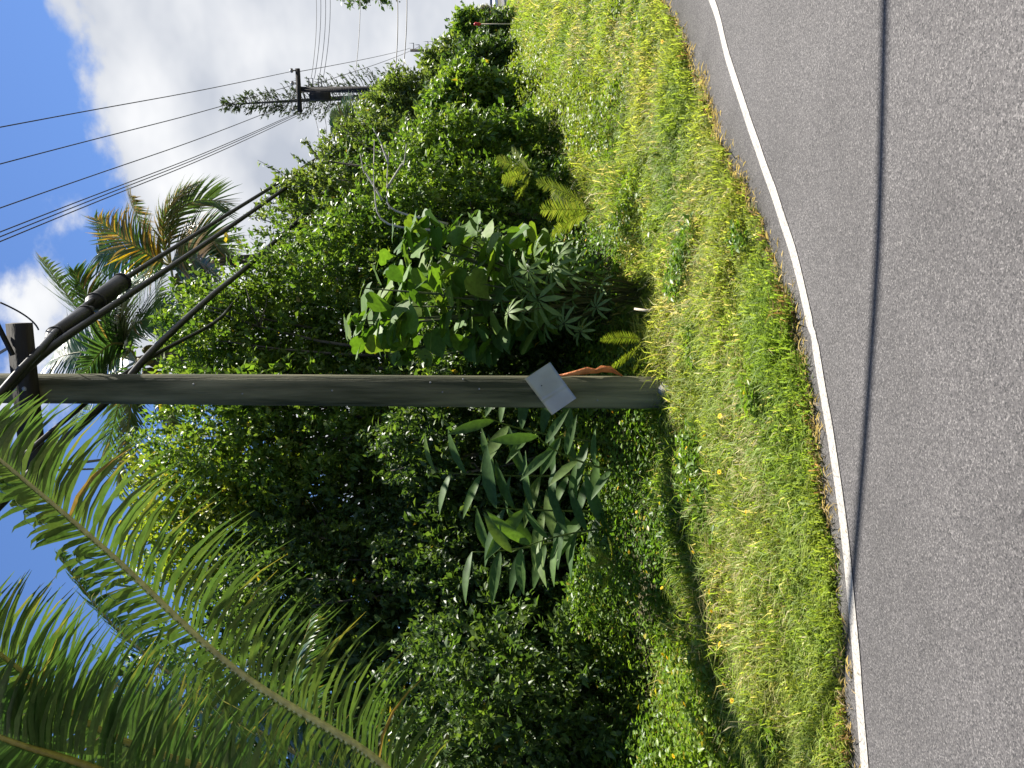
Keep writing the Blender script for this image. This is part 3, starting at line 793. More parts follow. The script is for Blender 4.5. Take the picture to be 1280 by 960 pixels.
far_palm('tall coconut palm with yellowing fronds against the white cloud', (214, 333), 18.0,
         [((175, 312), (118, 272), -1, 'y'), ((165, 318), (122, 318), .5, 'g'), ((205, 275), (238, 232), -.5, 'b'), ((225, 262), (292, 255), .3, 'l'), ((180, 290), (165, 245), 1.2, 'b'),
          ((245, 300), (292, 318), 1, 'g'), ((240, 345), (285, 372), -.8, 'g'), ((230, 375), (272, 405), .8, 'g'), ((195, 370), (205, 415), 1.5, 'l'), ((170, 350), (140, 372), 1.8, 'g'), ((232, 320), (275, 345), -1.5, 'b')], 1.05, 11)
far_palm('coconut palm with arching green fronds behind the pole top', (172, 452), 15.5,
         [((110, 400), (52, 322), .4, 'l'), ((125, 395), (92, 338), -.6, 'g'), ((110, 440), (62, 452), .8, 'g'), ((150, 395), (175, 345), -1, 'g'), ((165, 410), (215, 395), -1.2, 'l'),
          ((130, 480), (88, 530), 1, 'g'), ((150, 500), (130, 590), -.5, 'g'), ((160, 530), (148, 620), -.8, 'l'), ((200, 490), (215, 540), .6, 'g'), ((215, 440), (250, 430), 1, 'g'), ((140, 430), (100, 480), -1.3, 'g')], .95, 12)
# small palm tuft seen over the shrubs below the conifer
far_palm('small palm crown poking up beside the conifer base', (448, 160), 26.0,
         [((440, 172), (420, 190), 0, 'g'), ((432, 160), (414, 158), .5, 'g'), ((445, 145), (430, 132), .5, 'g'), ((455, 180), (465, 200), -.5, 'g'), ((450, 178), (442, 202), .5, 'l'), ((440, 150), (415, 142), -.5, 'l')], .75, 13)

def fern(label, base_px, Y, tips, leaflet, seed, cols, parent_name='fern'):
    g = np.random.default_rng(seed); hub = np.array(P(base_px[0], base_px[1], Y)); 
    root = empty(parent_name, hub); tag(root, label, 'fern', 'ferns at the thicket edge')
    for (mid, tip, dY) in tips:
        pm = np.array(P(mid[0], mid[1], Y + dY * .6)); pt = np.array(P(tip[0], tip[1], Y + dY))
        frond(root, [hub, 2 * pm - .5 * (hub + pt), pt], leaflet, 30, leaflet * .085, .005, cols, (.25, .25, .06), g, .18, start=.15, mat='broad', segs=2)
FC = [(.15, .20, .045), (.13, .18, .04), (.20, .23, .06)]
fern('pale yellow green fern fronds on the bank beside the heart leaved plant', (742, 262), 8.6, [((705, 240), (672, 228), -.3), ((710, 262), (676, 262), -.4), ((715, 275), (690, 292), -.3), ((730, 235), (715, 215), -.2), ((705, 250), (690, 238), .3)], .16, 31, FC)
fern('light green fern beside the pole foot', (808, 425), 7.5, [((780, 422), (750, 425), -.2), ((785, 445), (765, 458), -.3), ((800, 448), (792, 464), -.3)], .075, 32, [(.16, .22, .035), (.2, .25, .04)])
fern('small bright fern among the creeping weeds under the lance leaves', (770, 705), 7.0, [((752, 695), (738, 690), -.2), ((750, 705), (735, 715), -.2), ((760, 720), (752, 735), -.3), ((765, 690), (760, 672), -.2)], .08, 33, FC)
fern('yellow green fern tuft on the upper grass bank', (665, 215), 11.0, [((640, 205), (622, 200), -.2), ((645, 220), (628, 225), -.3), ((655, 235), (645, 245), -.2), ((650, 200), (640, 188), .2)], .15, 34, FC)

# ------------------------------------------------------------------ large heart-leaved plant
def heart_mesh():
    out = [(0, 0), (-.10, .20), (-.04, .38), (.16, .50), (.42, .46), (.68, .29), (.86, .12), (1.02, 0)]
    v_ = [(0.0, 0, 0)]; top = []; bot = []
    for (x, y) in out[1:-1]:
        top.append(len(v_)); v_.append((x, y, -.10 * abs(y) ** 1 - .10 * x * x + .02 * math.sin(x * 14)))
        bot.append(len(v_)); v_.append((x, -y, -.10 * abs(y) - .10 * x * x - .02 * math.sin(x * 14)))
    mid = []
    for x in (.2, .45, .7): mid.append(len(v_)); v_.append((x, 0, -.10 * x * x - .035))
    tip = len(v_); v_.append((1.02, 0, -.16))
    f_ = []
    for side, sg in ((top, 1), (bot, -1)):
        ring = [0] + side + [tip]; cen = [0, mid[0], mid[0], mid[0], mid[1], mid[1], mid[2], tip]
        ring = side + [tip]; cen = [0, 0, mid[0], mid[1], mid[1], mid[2], tip]
        tri = [(0, side[0], side[1]), (0, side[1], mid[0]), (side[1], side[2], mid[0]), (side[2], side[3], mid[0]), (mid[0], side[3], mid[1]), (side[3], side[4], mid[1]), (mid[1], side[4], mid[2]), (side[4], side[5], mid[2]), (mid[2], side[5], tip)]
        f_ += [t_ if sg < 0 else t_[::-1] for t_ in tri]
    return np.array(v_, float), np.array(f_)
HV, HF = heart_mesh()
def leaf_var(name, V, Fc, cols, mat):
    res = []
    for c_ in cols:
        me = np_mesh(name, V, Fc, np.broadcast_to(np.array(c_), (len(V), 3)), True); me.materials.append(MATS[mat]); res.append(me)
    return res
def place_leaf(me, name, parent, pos, axis, normal, size, wide=1.0):
    a = Vector(axis).normalized(); s = Vector(normal).cross(a)
    if s.length < 1e-4: s = Vector((1, 0, 0)).cross(a)
    s.normalize(); n_ = a.cross(s)
    M = Matrix(((a.x * size, s.x * size * wide, n_.x * size, pos[0]), (a.y * size, s.y * size * wide, n_.y * size, pos[1]), (a.z * size, s.z * size * wide, n_.z * size, pos[2]), (0, 0, 0, 1)))
    o = bpy.data.objects.new(name, me); C.objects.link(o); o.parent = parent
    off = Matrix.Translation(-Vector(parent.location))
    o.matrix_local = off @ M
    return o
hm = leaf_var('leaf', HV, HF, [(.085, .17, .025), (.105, .20, .03), (.06, .135, .022), (.14, .215, .035), (.09, .16, .035)], 'broad')
hb = P(735, 385, 9.0)
root = empty('heart_leaved_plant', (hb.x, hb.y, gz(hb.x, hb.y)))
tag(root, 'bushy plant with big rounded heart shaped bright green leaves', 'plant')
g_ = np.random.default_rng(91)
outline = [(428, 415), (440, 372), (470, 330), (490, 285), (530, 272), (560, 280), (600, 274), (640, 285), (685, 290), (705, 320), (700, 360), (690, 410), (650, 440), (600, 452), (545, 450), (500, 450), (450, 440)]
def inside(x, y):
    c_ = False; j = len(outline) - 1
    for i_ in range(len(outline)):
        xi, yi = outline[i_]; xj, yj = outline[j]
        if (yi > y) != (yj > y) and x < (xj - xi) * (y - yi) / (yj - yi) + xi: c_ = not c_
        j = i_
    return c_
b_ = MB(); cnt = 0; hubp = np.array(root.location)
while cnt < 298:
    x = g_.uniform(425, 705); y = g_.uniform(268, 455)
    if not inside(x, y): continue
    dpt = g_.uniform(0, 1)
    Yd = 8.2 + 1.3 * dpt + .0012 * max(0, 560 - x)
    pos = np.array(P(x, y, Yd))
    az = g_.uniform(0, 2 * math.pi); ax = np.array([math.cos(az), math.sin(az) - .45, -.35 + g_.normal(0, .25)])
    nn = np.array([g_.normal(.25, .45), g_.normal(-.15, .45), 1.0])
    sz = g_.uniform(.19, .33)
    place_leaf(hm[g_.integers(0, 5)], 'leaf', root, pos - .3 * sz * unit(ax), ax, nn, sz, g_.uniform(.85, 1.05))
    if cnt % 9 == 0: b_.tube([hubp + g_.normal(0, .06, 3) * (1, 1, 0), hubp * .45 + pos * .55 + (0, 0, .1), pos], [.028, .018, .006], 6, (.10, .12, .05))
    cnt += 1
b_.build('stem', MATS['leaf_dull'], root, True)

# ------------------------------------------------------------------ palmate-leaved plant (fingered leaves)
def palmate(fing=8):
    V = []; Fc = []
    for k in range(fing):
        a = (k - (fing - 1) / 2) / fing * 5.4; ln = 1.0 - .25 * abs(k - (fing - 1) / 2) / (fing / 2)
        d = np.array([math.cos(a), math.sin(a)]); s = np.array([-d[1], d[0]])
        b0 = len(V)
        for (u, w, z) in [(.04, .02, 0), (.35, .075, -.03), (.35, -.075, -.03), (.35, 0, -.05), (.7, .085, -.16), (.7, -.085, -.16), (.7, 0, -.18), (1, 0, -.40)]:
            q = d * u * ln + s * w; V.append((q[0], q[1], z * ln))
        for t_ in [(0, 2, 3), (0, 3, 1), (3, 2, 5), (3, 5, 6), (1, 3, 6), (1, 6, 4), (6, 5, 7), (4, 6, 7)]: Fc.append([b0 + q for q in t_])
    return np.array(V, float), np.array(Fc)
PV, PF = palmate()
pm_ = leaf_var('leaf', PV, PF, [(.13, .20, .06), (.16, .24, .07), (.10, .17, .045)], 'broad')
hb = P(800, 365, 8.1); root = empty('finger_leaved_plant', (hb.x, hb.y, gz(hb.x, hb.y)))
tag(root, 'plant with long fingered hand shaped leaves below the heart leaved plant', 'plant')
b_ = MB(); hubp = np.array(root.location)
for (x, y, s) in [(672, 375, .34), (640, 345, .30), (690, 358, .28), (668, 322, .26), (710, 345, .26), (700, 385, .24), (652, 392, .26), (735, 360, .20), (628, 370, .26), (682, 405, .24), (720, 330, .22), (715, 372, .22), (655, 360, .30), (690, 335, .28), (745, 385, .2), (728, 395, .22), (705, 405, .22), (740, 340, .2), (760, 372, .18), (660, 338, .26), (700, 318, .24), (635, 392, .22), (752, 355, .18), (725, 415, .2)]:
    Yd = 7.75 + g_.uniform(0, .5); pos = np.array(P(x, y, Yd)); az = g_.uniform(0, 6.28)
    place_leaf(pm_[g_.integers(0, 3)], 'leaf', root, pos, (math.cos(az), math.sin(az), 0), (g_.normal(.1, .2), g_.normal(-.75, .2), 1), s)
    b_.tube([hubp + g_.normal(0, .05, 3) * (1, 1, 0), hubp * .4 + pos * .6 + (0, .1, .1), pos], [.008, .006, .004], 6, (.10, .10, .04))
b_.build('stem', MATS['leaf_dull'], root, True)

# ------------------------------------------------------------------ lance-leaved (ginger) plants
def lance_mesh():
    V = []; Fc = []
    st = [(0, .02), (.15, .085), (.4, .13), (.65, .115), (.85, .06), (1, .004)]
    for (u, w) in st:
        z = -.22 * u * u
        V += [(u, -w, z + .25 * w), (u, 0, z), (u, w, z + .25 * w)]
    for k in range(len(st) - 1):
        a = k * 3
        for q in (0, 1): Fc.append((a + q, a + q + 3, a + q + 4, a + q + 1))
    return np.array(V, float), np.array(Fc)
GV, GF = lance_mesh()
gm = leaf_var('leaf', GV, GF, [(.07, .14, .03), (.09, .17, .035), (.055, .115, .03), (.12, .19, .04)], 'broad')
GING = [ # base px, mid px, top px, depth, leaves, length, label
    ((760, 560), (650, 545), (607, 520), 7.9, 10, .50, 'tall lance leaved stalk close beside the pole'),
    ((770, 590), (680, 600), (545, 590), 8.0, 12, .48, 'lance leaved stalk leaning into the dark shrub'),
    ((780, 640), (700, 640), (620, 635), 7.8, 12, .56, 'drooping lance leaved stalk with the longest blades'),
    ((790, 660), (720, 655), (640, 690), 7.7, 12, .54, 'lance leaved stalk arching over the creeping weeds'),
    ((760, 600), (700, 580), (672, 545), 7.6, 7, .42, 'short upright lance leaved stalk above the yellow flowers'),
    ((770, 640), (690, 690), (590, 690), 8.1, 11, .48, 'shaded lance leaved stalk against the dark shrub'),
]
for (bp_, mp_, tp_, Yd, n, ll, lab) in GING:
    b0 = P(*bp_, Yd); b0.z = gz(b0.x, b0.y) - .03
    root = empty('lance_leaved_plant', b0); tag(root, lab, 'plant', 'lance leaved plants beside the pole')
    c_ = bez([np.array(b0), np.array(P(*mp_, Yd - .1)), np.array(P(*tp_, Yd - .3))], 30); T = unit(np.gradient(c_, axis=0))
    MB().tube(c_, np.linspace(.014, .005, 30), 7, (.12, .17, .04)).build('stem', MATS['broad'], root, True)
    for k in range(n):
        q = int(8 + 21 * k / (n - 1)); sd = 1 if k % 2 else -1
        t_ = T[q]; s_ = unit(np.cross(t_, (0, -1, .3))) * sd
        ax = s_ * .9 + t_ * .55 + g_.normal(0, .15, 3) + np.array([0, -.15, -.15])
        place_leaf(gm[g_.integers(0, 4)], 'leaf', root, c_[q], ax, (g_.normal(0, .3), -1.0 + g_.normal(0, .3), .8), ll * g_.uniform(.75, 1.1), g_.uniform(.8, 1.05))

# ------------------------------------------------------------------ utility pole and its fittings
PY = 7.15
base = P(838, 491, PY); zb = gz(base.x, base.y)
pole = empty('utility_pole', (base.x, PY, zb))
tag(pole, 'weathered round wooden utility pole standing in the roadside grass', 'utility pole')
top_x = P(0, 485.5, PY).x; top_z = P(0, 485, PY).z
H = 8.8
def pole_x(z): return base.x + (top_x - base.x) * (z - zb) / (top_z - zb)
nz_, ns = 60, 32
zz = np.linspace(zb - .3, H, nz_)
ang = np.arange(ns) / ns * 2 * math.pi
rad = .146 - .0020 * (zz - zb)
V = []
for z, r_ in zip(zz, rad):
    rr = r_ * (1 + .010 * np.sin(ang * 3 + z * .4) + .006 * np.sin(ang * 11 + z * .3) + .007 * math.sin(z * 2.1))
    V.append(np.column_stack([pole_x(z) + rr * np.cos(ang), PY + rr * np.sin(ang), np.full(ns, z)]))
V = np.vstack(V + [[(pole_x(H), PY, H)]])
i = np.arange(nz_ - 1)[:, None] * ns; j = np.arange(ns)[None]
f4 = np.stack([i + j, i + (j + 1) % ns, i + ns + (j + 1) % ns, i + ns + j], -1).reshape(-1, 4)
tb0 = (nz_ - 1) * ns; jj = np.arange(ns)
f3 = np.stack([tb0 + jj, tb0 + (jj + 1) % ns, np.full(ns, len(V) - 1)], 1)
link('shaft', np_mesh('shaft', V, [f4, f3], smooth=True), pole, MATS['pole_wood'])

# cross-arm bolted to the front of the pole, and its brace
arm_r = P(23, 404, PY - .30); arm_l = P(46, 612, PY - .06)
arm_c = (arm_r + arm_l) / 2; arm_d = (arm_r - arm_l); arm_len = arm_d.length; ad_ = arm_d.normalized(); ad_.z *= .2; ad_.normalize()
up_ = Vector((0, 0, 1)); sd_ = ad_.cross(up_).normalized(); up2 = sd_.cross(ad_)
M3 = Matrix((ad_, sd_, up2)).transposed()
ARM_Y_IN = arm_c.y
MB().box(arm_c, (arm_len / 2, .055, .085), M3).build('crossarm', MATS['dark_wood'], pole)
for (q0, q1) in ((P(27, 588, PY - .05), P(-60, 497, PY - .12)), (P(27, 425, PY - .30), P(-60, 476, PY - .14))):
    MB().tube([q0, q1], .014, 6).build('brace', MATS['steel'], pole)
for (x, y) in ((30, 486), (18, 486)):
    q = P(x, y, PY - .27)
    MB().tube([q, q + Vector((0, .1, 0))], [.02, .02], 8).build('bolt', MATS['steel'], pole)
for (x, y) in ((250, 480), (310, 492), (420, 488), (540, 478), (555, 490), (600, 486), (745, 500), (580, 474)):
    q = P(x, y, PY); q.x = q.x; dx = q.x - pole_x(q.z); yy = PY - math.sqrt(max(.001, .14**2 - dx * dx))
    MB().tube([(q.x, yy + .01, q.z), (q.x, yy - .012, q.z)], [.006, .009], 6).build('nail', MATS['steel'], pole)

# weathered board nailed askew to the pole
cor = [(655.6, 473.5), (687.5, 452.5), (719.8, 497.5), (689.4, 518.5)]
fy = PY - .165
cA, cB, cC, cD = [np.array(P(x, y, fy)) for x, y in cor]
def bil(u, w):   # u along A->D.. (short), w along A->... 
    return cA * (1 - u) * (1 - w) + cB * u * (1 - w) + cC * u * w + cD * (1 - u) * w
board = empty('notice_board', bil(.5, .5)); tag(board, 'blank creased light grey sheet nailed askew to the wooden pole', 'sheet')
gu, gw = 11, 41; V = []; 
for k in range(gw):
    w = k / (gw - 1)
    for q in range(gu):
        u = q / (gu - 1); p_ = bil(u, w)
        cr_l = .62 + .03 * u
        bend = -.075 * max(0, (w - cr_l)) * 2.2 - .016 * math.exp(-((w - cr_l) / .022) ** 2) * (1 if u < .4 or u > .8 else .5)
        bend -= .05 * max(0, .25 - w) * u
        V.append(p_ + (0, bend, 0))
V = np.array(V); n0 = len(V); V = np.vstack([V, V + (0, .006, 0)])
i = (np.arange(gw - 1)[:, None] * gu + np.arange(gu - 1)[None]).ravel()
fa = np.stack([i, i + 1, i + gu + 1, i + gu], 1); fb = fa[:, ::-1] + n0
ring = list(range(gu)) + [k * gu + gu - 1 for k in range(1, gw)] + [(gw - 1) * gu + q for q in range(gu - 2, -1, -1)] + [k * gu for k in range(gw - 2, 0, -1)]
fe = np.array([(ring[k], ring[(k + 1) % len(ring)], ring[(k + 1) % len(ring)] + n0, ring[k] + n0) for k in range(len(ring))])
link('panel', np_mesh('panel', V, [np.vstack([fa, fb, fe])], smooth=False), board, MATS['board_grey'])
for (x, y) in ((677, 482), (698, 499)):
    q = P(x, y, fy - .012); MB().tube([q + Vector((0, -.012, 0)), q + Vector((0, .03, 0))], [.005, .005], 6).build('nail', MATS['dark_wood'], board)

# rust-orange dry leaf sheath leaning on the pole
root = empty('dry_leaf', P(778, 470, PY - .02)); tag(root, 'curled rust orange dead leaf caught along the side of the pole', 'dead leaf')
path = [(697, 470), (715, 467), (735, 463), (745, 464), (752, 461), (765, 462), (778, 470)]
wid = [.006, .018, .032, .02, .03, .03, .006]
V = []
for k, ((x, y), w) in enumerate(zip(path, wid)):
    p_ = np.array(P(x, y, PY - .02 - .03 * math.sin(k)))
    for q in (-1, 0, 1): V.append(p_ + np.array([.9 * w * q, -.5 * w * (1 - abs(q)), .25 * w * q]))
V = np.array(V); Fq = np.array([(a * 3 + q, a * 3 + q + 1, a * 3 + q + 4, a * 3 + q + 3) for a in range(6) for q in (0, 1)])
o = link('blade', np_mesh('blade', V, Fq, smooth=True), root, MATS['dry_leaf'])
so = o.modifiers.new('thickness', 'SOLIDIFY'); so.thickness = .004
MB().tube([P(x, y - 1, PY - .03) for x, y in path], [.004, .006, .007, .012, .008, .006, .003], 6).build('midrib', MATS['dry_leaf'], root, True)

# stone and stick at the pole foot
q = P(842, 484, PY - .15); q.z = gz(q.x, q.y)
st = empty('stone', q); tag(st, 'small grey stone in the grass at the pole foot', 'stone')
def stone_mesh(r, seed):
    g = np.random.default_rng(seed); V = []; n1, n2 = 8, 12
    for a in range(n1 + 1):
        for b2 in range(n2):
            th = a / n1 * math.pi; ph = b2 / n2 * 2 * math.pi
            d = np.array([math.sin(th) * math.cos(ph), math.sin(th) * math.sin(ph), math.cos(th)])
            V.append(d * r * (1 + .18 * math.sin(3 * d[0] + seed) + .12 * math.sin(5 * d[1] + 2 * d[2])))
    Fq = np.array([(a * n2 + b2, (a + 1) * n2 + b2, (a + 1) * n2 + (b2 + 1) % n2, a * n2 + (b2 + 1) % n2) for a in range(n1) for b2 in range(n2)])
    return np.array(V), Fq
v, f = stone_mesh(np.array([.09, .07, .10]), 3)
link('rock', np_mesh('rock', v + np.array(q) + (0, 0, .07), f, smooth=True), st, MATS['stone'])
q0 = P(795, 386, 7.4); sk = empty('stick', q0); tag(sk, 'pale broken stick lying in the weeds below the fingered leaves', 'stick')
MB().tube([P(793, 386, 7.4), P(806, 388, 7.35), P(819, 387, 7.3)], [.010, .013, .011], 7).build('twig', MATS['stick'], sk, True)

# ------------------------------------------------------------------ overhead lines
def cable(label, pts, r, sides=6, cat='cable', group=None, n=60, name='cable', mat='cable_black'):
    c_ = bez(pts, n) if len(pts) > 2 else np.array(pts)
    o = MB().tube(c_, r, sides).build(name, MATS[mat], None, True)
    return tag(o, label, cat, group)
def sagged(a, b_, sag, n=40):
    a = np.array(a, float); b_ = np.array(b_, float); t_ = np.linspace(0, 1, n)[:, None]
    return a * (1 - t_) + b_ * t_ - np.array([0, 0, 1]) * sag * 4 * t_ * (1 - t_)
def wire(label, a, b_, sag, r, group=None, name='wire'):
    o = MB().tube(sagged(a, b_, sag), r, 5).build(name, MATS['cable_black'], None, True)
    return tag(o, label, 'wire', group)

# far poles
FY = 38.0
def far_pole(label, top_px, Y, arms, r=.16, dY=0):
    t_ = P(*top_px, Y); z0 = gz(t_.x, t_.y)
    root = empty('utility_pole', (t_.x, t_.y, z0)); tag(root, label, 'utility pole')
    MB().tube([(t_.x, t_.y, z0 - .3), (t_.x, t_.y, t_.z)], [r * 1.1, r * .85], 14).build('shaft', MATS['dark_wood'], root, True)
    ends = []
    for (p0, p1, hh) in arms:
        a, b2 = np.array(P(*p0, Y - r - .06)), np.array(P(*p1, Y - r - .06)); c_ = (a + b2) / 2; d = unit(b2 - a)
        s = unit(np.cross(d, (0, 0, 1))); u = np.cross(s, d)
        MB().box(c_, (np.linalg.norm(b2 - a) / 2, .06, hh), np.column_stack([d, s, u])).build('crossarm', MATS['dark_wood'], root)
        for q in (.04, .33, .93):
            p_ = a * (1 - q) + b2 * q
            ins = MB(); ins.tube([p_ + (0, 0, hh * .8), p_ + (0, 0, hh + .12), p_ + (0, 0, hh + .14), p_ + (0, 0, hh + .22), p_ + (0, 0, hh + .26)], [.03, .03, .10, .11, .04], 9)
            ins.build('insulator', MATS['ceramic'], root, True); ends.append(p_ + np.array((0, 0, hh + .24)))
    return root, ends
p2, ends = far_pole('dark utility pole with a wide crossarm in front of the conifer', (370, 112), FY, [((372, 86), (375, 140), .10)])
for (x, y) in ((386, 98), (391, 98), (398, 99), (402, 99)):
    q = np.array(P(x, y, FY)); MB().tube([np.array(P(x, 110, FY)), q, q + (0, 0, .25)], [.03, .03, .06], 6).build('insulator', MATS['ceramic'], p2, True)
can = P(400, 120, FY - .3); MB().tube([can + Vector((0, 0, -.5)), can + Vector((0, 0, -.48)), can + Vector((0, 0, .45)), can + Vector((0, 0, .5))], [.12, .2, .2, .1], 12).build('transformer', MATS['dark_wood'], p2, True)
p3, ends3 = far_pole('slim distant utility pole with small insulators above the shrubs', (513, 63), 74.0, [])
for (x, y0) in ((517, 54), (524, 56), (535, 52), (541, 52)):
    a = np.array(P(x, 63, 74)); b2 = np.array(P(x, y0, 74)); MB().tube([a, b2, b2 + (0, 0, .5)], [.05, .05, .09], 6).build('insulator', MATS['ceramic'], p3, True)

# six power wires from the far pole up over the road
wl = ['lone power wire from the outer end of the far crossarm', 'lone power wire crossing just past the conifer tip', 'lone power wire running beside the bundle of three wires'] + ['wire of the close bundle of three leaving the far crossarm'] * 3
for kw, (xy0, xp, yp, zz_) in enumerate([((371, 88), 0, 159, 12.2), ((371, 105), 0, 205, 12.2), ((373, 125), 0, 260, 12.0), ((376, 139), 0, 290, 11.9), ((377, 140), 0, 296, 11.9), ((384, 139), 0, 302, 11.6)]):
    a = np.array(P(*xy0, FY - .2)); Yq = (zz_ - CAM_H) / (640 / F); m_ = np.array(P(xp, yp, Yq)); e_ = m_ + (m_ - a) * 1.1; e_[2] = zz_ + .6
    c_ = bez([a, a * .45 + m_ * .55 - (0, 0, .25), m_, e_], 60)
    tag(MB().tube(c_, .013, 5).build('wire', MATS['cable_black'], None, True), wl[kw], 'wire', 'power wires across the sky')
# wires on to the small distant pole and away over the road
for (a, b2, hl) in (((371, 90), (513, 60), 'higher'), ((383, 108), (524, 58), 'lower')):
    wire(hl + ' thin wire linking the two distant utility poles', P(*a, FY), P(*b2, 74), .5, .016, 'wires between the distant poles')
for (a, b2) in (((389, 98), (394, -20)), ((393, 98), (400, -20)), ((399, 98), (406, -20)), ((404, 98), (412, -20))):
    wire('thin service wire leaving the far pole across the road', P(*a, FY), P(*b2, FY + 6), .15, .014, 'service wires off the far pole')
wire('single wire strung high beyond the conifer', P(444, 92, 44), P(450, -20, 44), .1, .018)
for (a, b2, hl) in (((494, 90, 48), (496, -20, 48), 'upper'), ((504, 85, 48), (508, -20, 48), 'lower')):
    wire(hl + ' thicker dark wire crossing above the distant shrubs', P(*a), P(*b2), .1, .03, 'dark wires above the distant shrubs')
for (a, b2, hl) in (((389, 135), (398, 190), 'upper'), ((402, 133), (406, 190), 'lower')):
    wire(hl + ' slack thin wire hanging beneath the far crossarm', P(*a, FY), P(*b2, FY - 2), .15, .012, 'slack wires under the far crossarm')

# thick communication cables on the near cross-arm
tA = np.array(P(505, 112, FY)); tB = np.array(P(512, 110, FY))
c1 = [np.array(P(-60, 556, 5.6)), np.array(P(0, 492, 6.3)), np.array(P(42, 446, 6.75)), np.array(P(118, 374, 8.6)), np.array(P(262, 282, 12.3)), np.array(P(385, 205, 17.5)), np.array(P(465, 150, 25)), tA]
cable('black sheathed cable carrying the splice cases past the crossarm', c1, np.linspace(.034, .03, 60), 8, group='thick cables to the far pole')
c2 = [np.array(P(-60, 560, 5.7)), np.array(P(8, 487, 6.5)), np.array(P(62, 436, 7.1)), np.array(P(150, 376, 8.7)), np.array(P(275, 292, 12.0)), np.array(P(400, 205, 17.5)), np.array(P(472, 153, 25)), tB]
cable('black cable running just beneath the splice case cable', c2, np.linspace(.042, .03, 60), 8, group='thick cables to the far pole')
c3 = [np.array(P(-60, 690, 4.9)), np.array(P(40, 590, 6.1)), np.array(P(110, 523, 7.1)), np.array(P(150, 485, 7.6)), np.array(P(195, 434, 8.3)), np.array(P(262, 372, 10.2)), np.array(P(330, 314, 12.9)), np.array(P(430, 215, 18.5)), tB + (0.15, 0, -.1)]
cable('lower thick cable passing behind the pole into the thicket', c3, .036, 8)
c4 = [np.array(P(-60, 660, 5.0)), np.array(P(30, 570, 6.1)), np.array(P(95, 514, 7.1)), np.array(P(140, 478, 7.6)), np.array(P(200, 440, 8.4)), np.array(P(272, 400, 10.4)), np.array(P(308, 362, 12.3)), np.array(P(420, 250, 17.5)), tB + (-.15, 0, -.25)]
cable('thin lower cable slung beside the lowest thick cable', c4, .022, 7)
# splice cases hung on the cables
def splice(label, a, b2, r):
    a = np.array(a); b2 = np.array(b2); d = b2 - a
    root = empty('splice_case', a); tag(root, label, 'splice case', 'splice cases on the cables')
    pts = [a, a + d * .05, a + d * .12, a + d * .5, a + d * .88, a + d * .95, b2]
    MB().tube(pts, [r * .45, r * .6, r, r, r, r * .6, r * .45], 14).build('body', MATS['cable_black'], root, True)
    for q in (.15, .85): MB().tube([a + d * (q - .015), a + d * (q + .015)], [r * 1.12, r * 1.12], 14).build('clamp_ring', MATS['rubber'], root, True)
splice('stout black splice case hanging beside the crossarm end', P(60, 425, 7.35), P(114, 386, 8.35), .075)
splice('short round black splice case behind the longer one', P(112, 384, 8.5), P(158, 348, 9.5), .10)
# hanger loops under the case
hg = tag(MB().tube([P(60, 418, 7.3), P(52, 441, 7.3), P(40, 434, 7.2)], .008, 6).build('hanger_strap', MATS['cable_black'], None, True), 'thin metal hanger strap between cable and crossarm end', 'strap')
wire('short black lead curling off the crossarm end into the sky', P(0, 378, 6.9), P(48, 412, 7.6), .06, .008)
wire('dark drop wire rising from the crossarm end', P(-30, 352, 6.6), P(16, 444, 6.8), 0, .022)
# two thin lines passing behind the near frond
wire('upper thin line seen through the near palm leaflets', P(70, 582, 9.0), P(165, 570, 14.0), .02, .020, 'thin lines behind the near frond')
wire('lower thin line seen through the near palm leaflets', P(55, 588, 9.0), P(165, 585, 14.0), .02, .014, 'thin lines behind the near frond')

# heavy roadside cable high on the pole (above the picture); it throws the line of shadow on the asphalt
def shadow_src(x, y, h):
    gx_, gy_ = line_hit(x, y); gz_ = float(base_h(gx_, gy_)); k = (h - gz_) / math.tan(SUN_EL)
    return np.array((gx_ + SUN_AZ[0] * k, gy_ + SUN_AZ[1] * k, h))
rc = [shadow_src(x, y, 6.65) for x, y in ((1109, 0), (1101, 290), (1086, 520), (1071, 700), (1063, 790))]
dR = unit(rc[0] - rc[1]); dLf = unit(rc[-1] - rc[-2])
far_r = rc[0] + dR * 14; attach = np.array((pole_x(6.95), PY + .17, 6.95))
rcd = bez(rc[::-1], 40)[::-1]
path_ = np.vstack([np.linspace(far_r, rcd[0], 12)[:-1], rcd, np.linspace(rcd[-1], attach, 10)[1:], np.linspace(attach, attach + np.array((-14, -1.5, .4)), 10)[1:]])
tag(MB().tube(path_, .033, 8).build('cable', MATS['cable_black'], None, True), 'heavy roadside cable strung high along the road from the pole', 'cable')

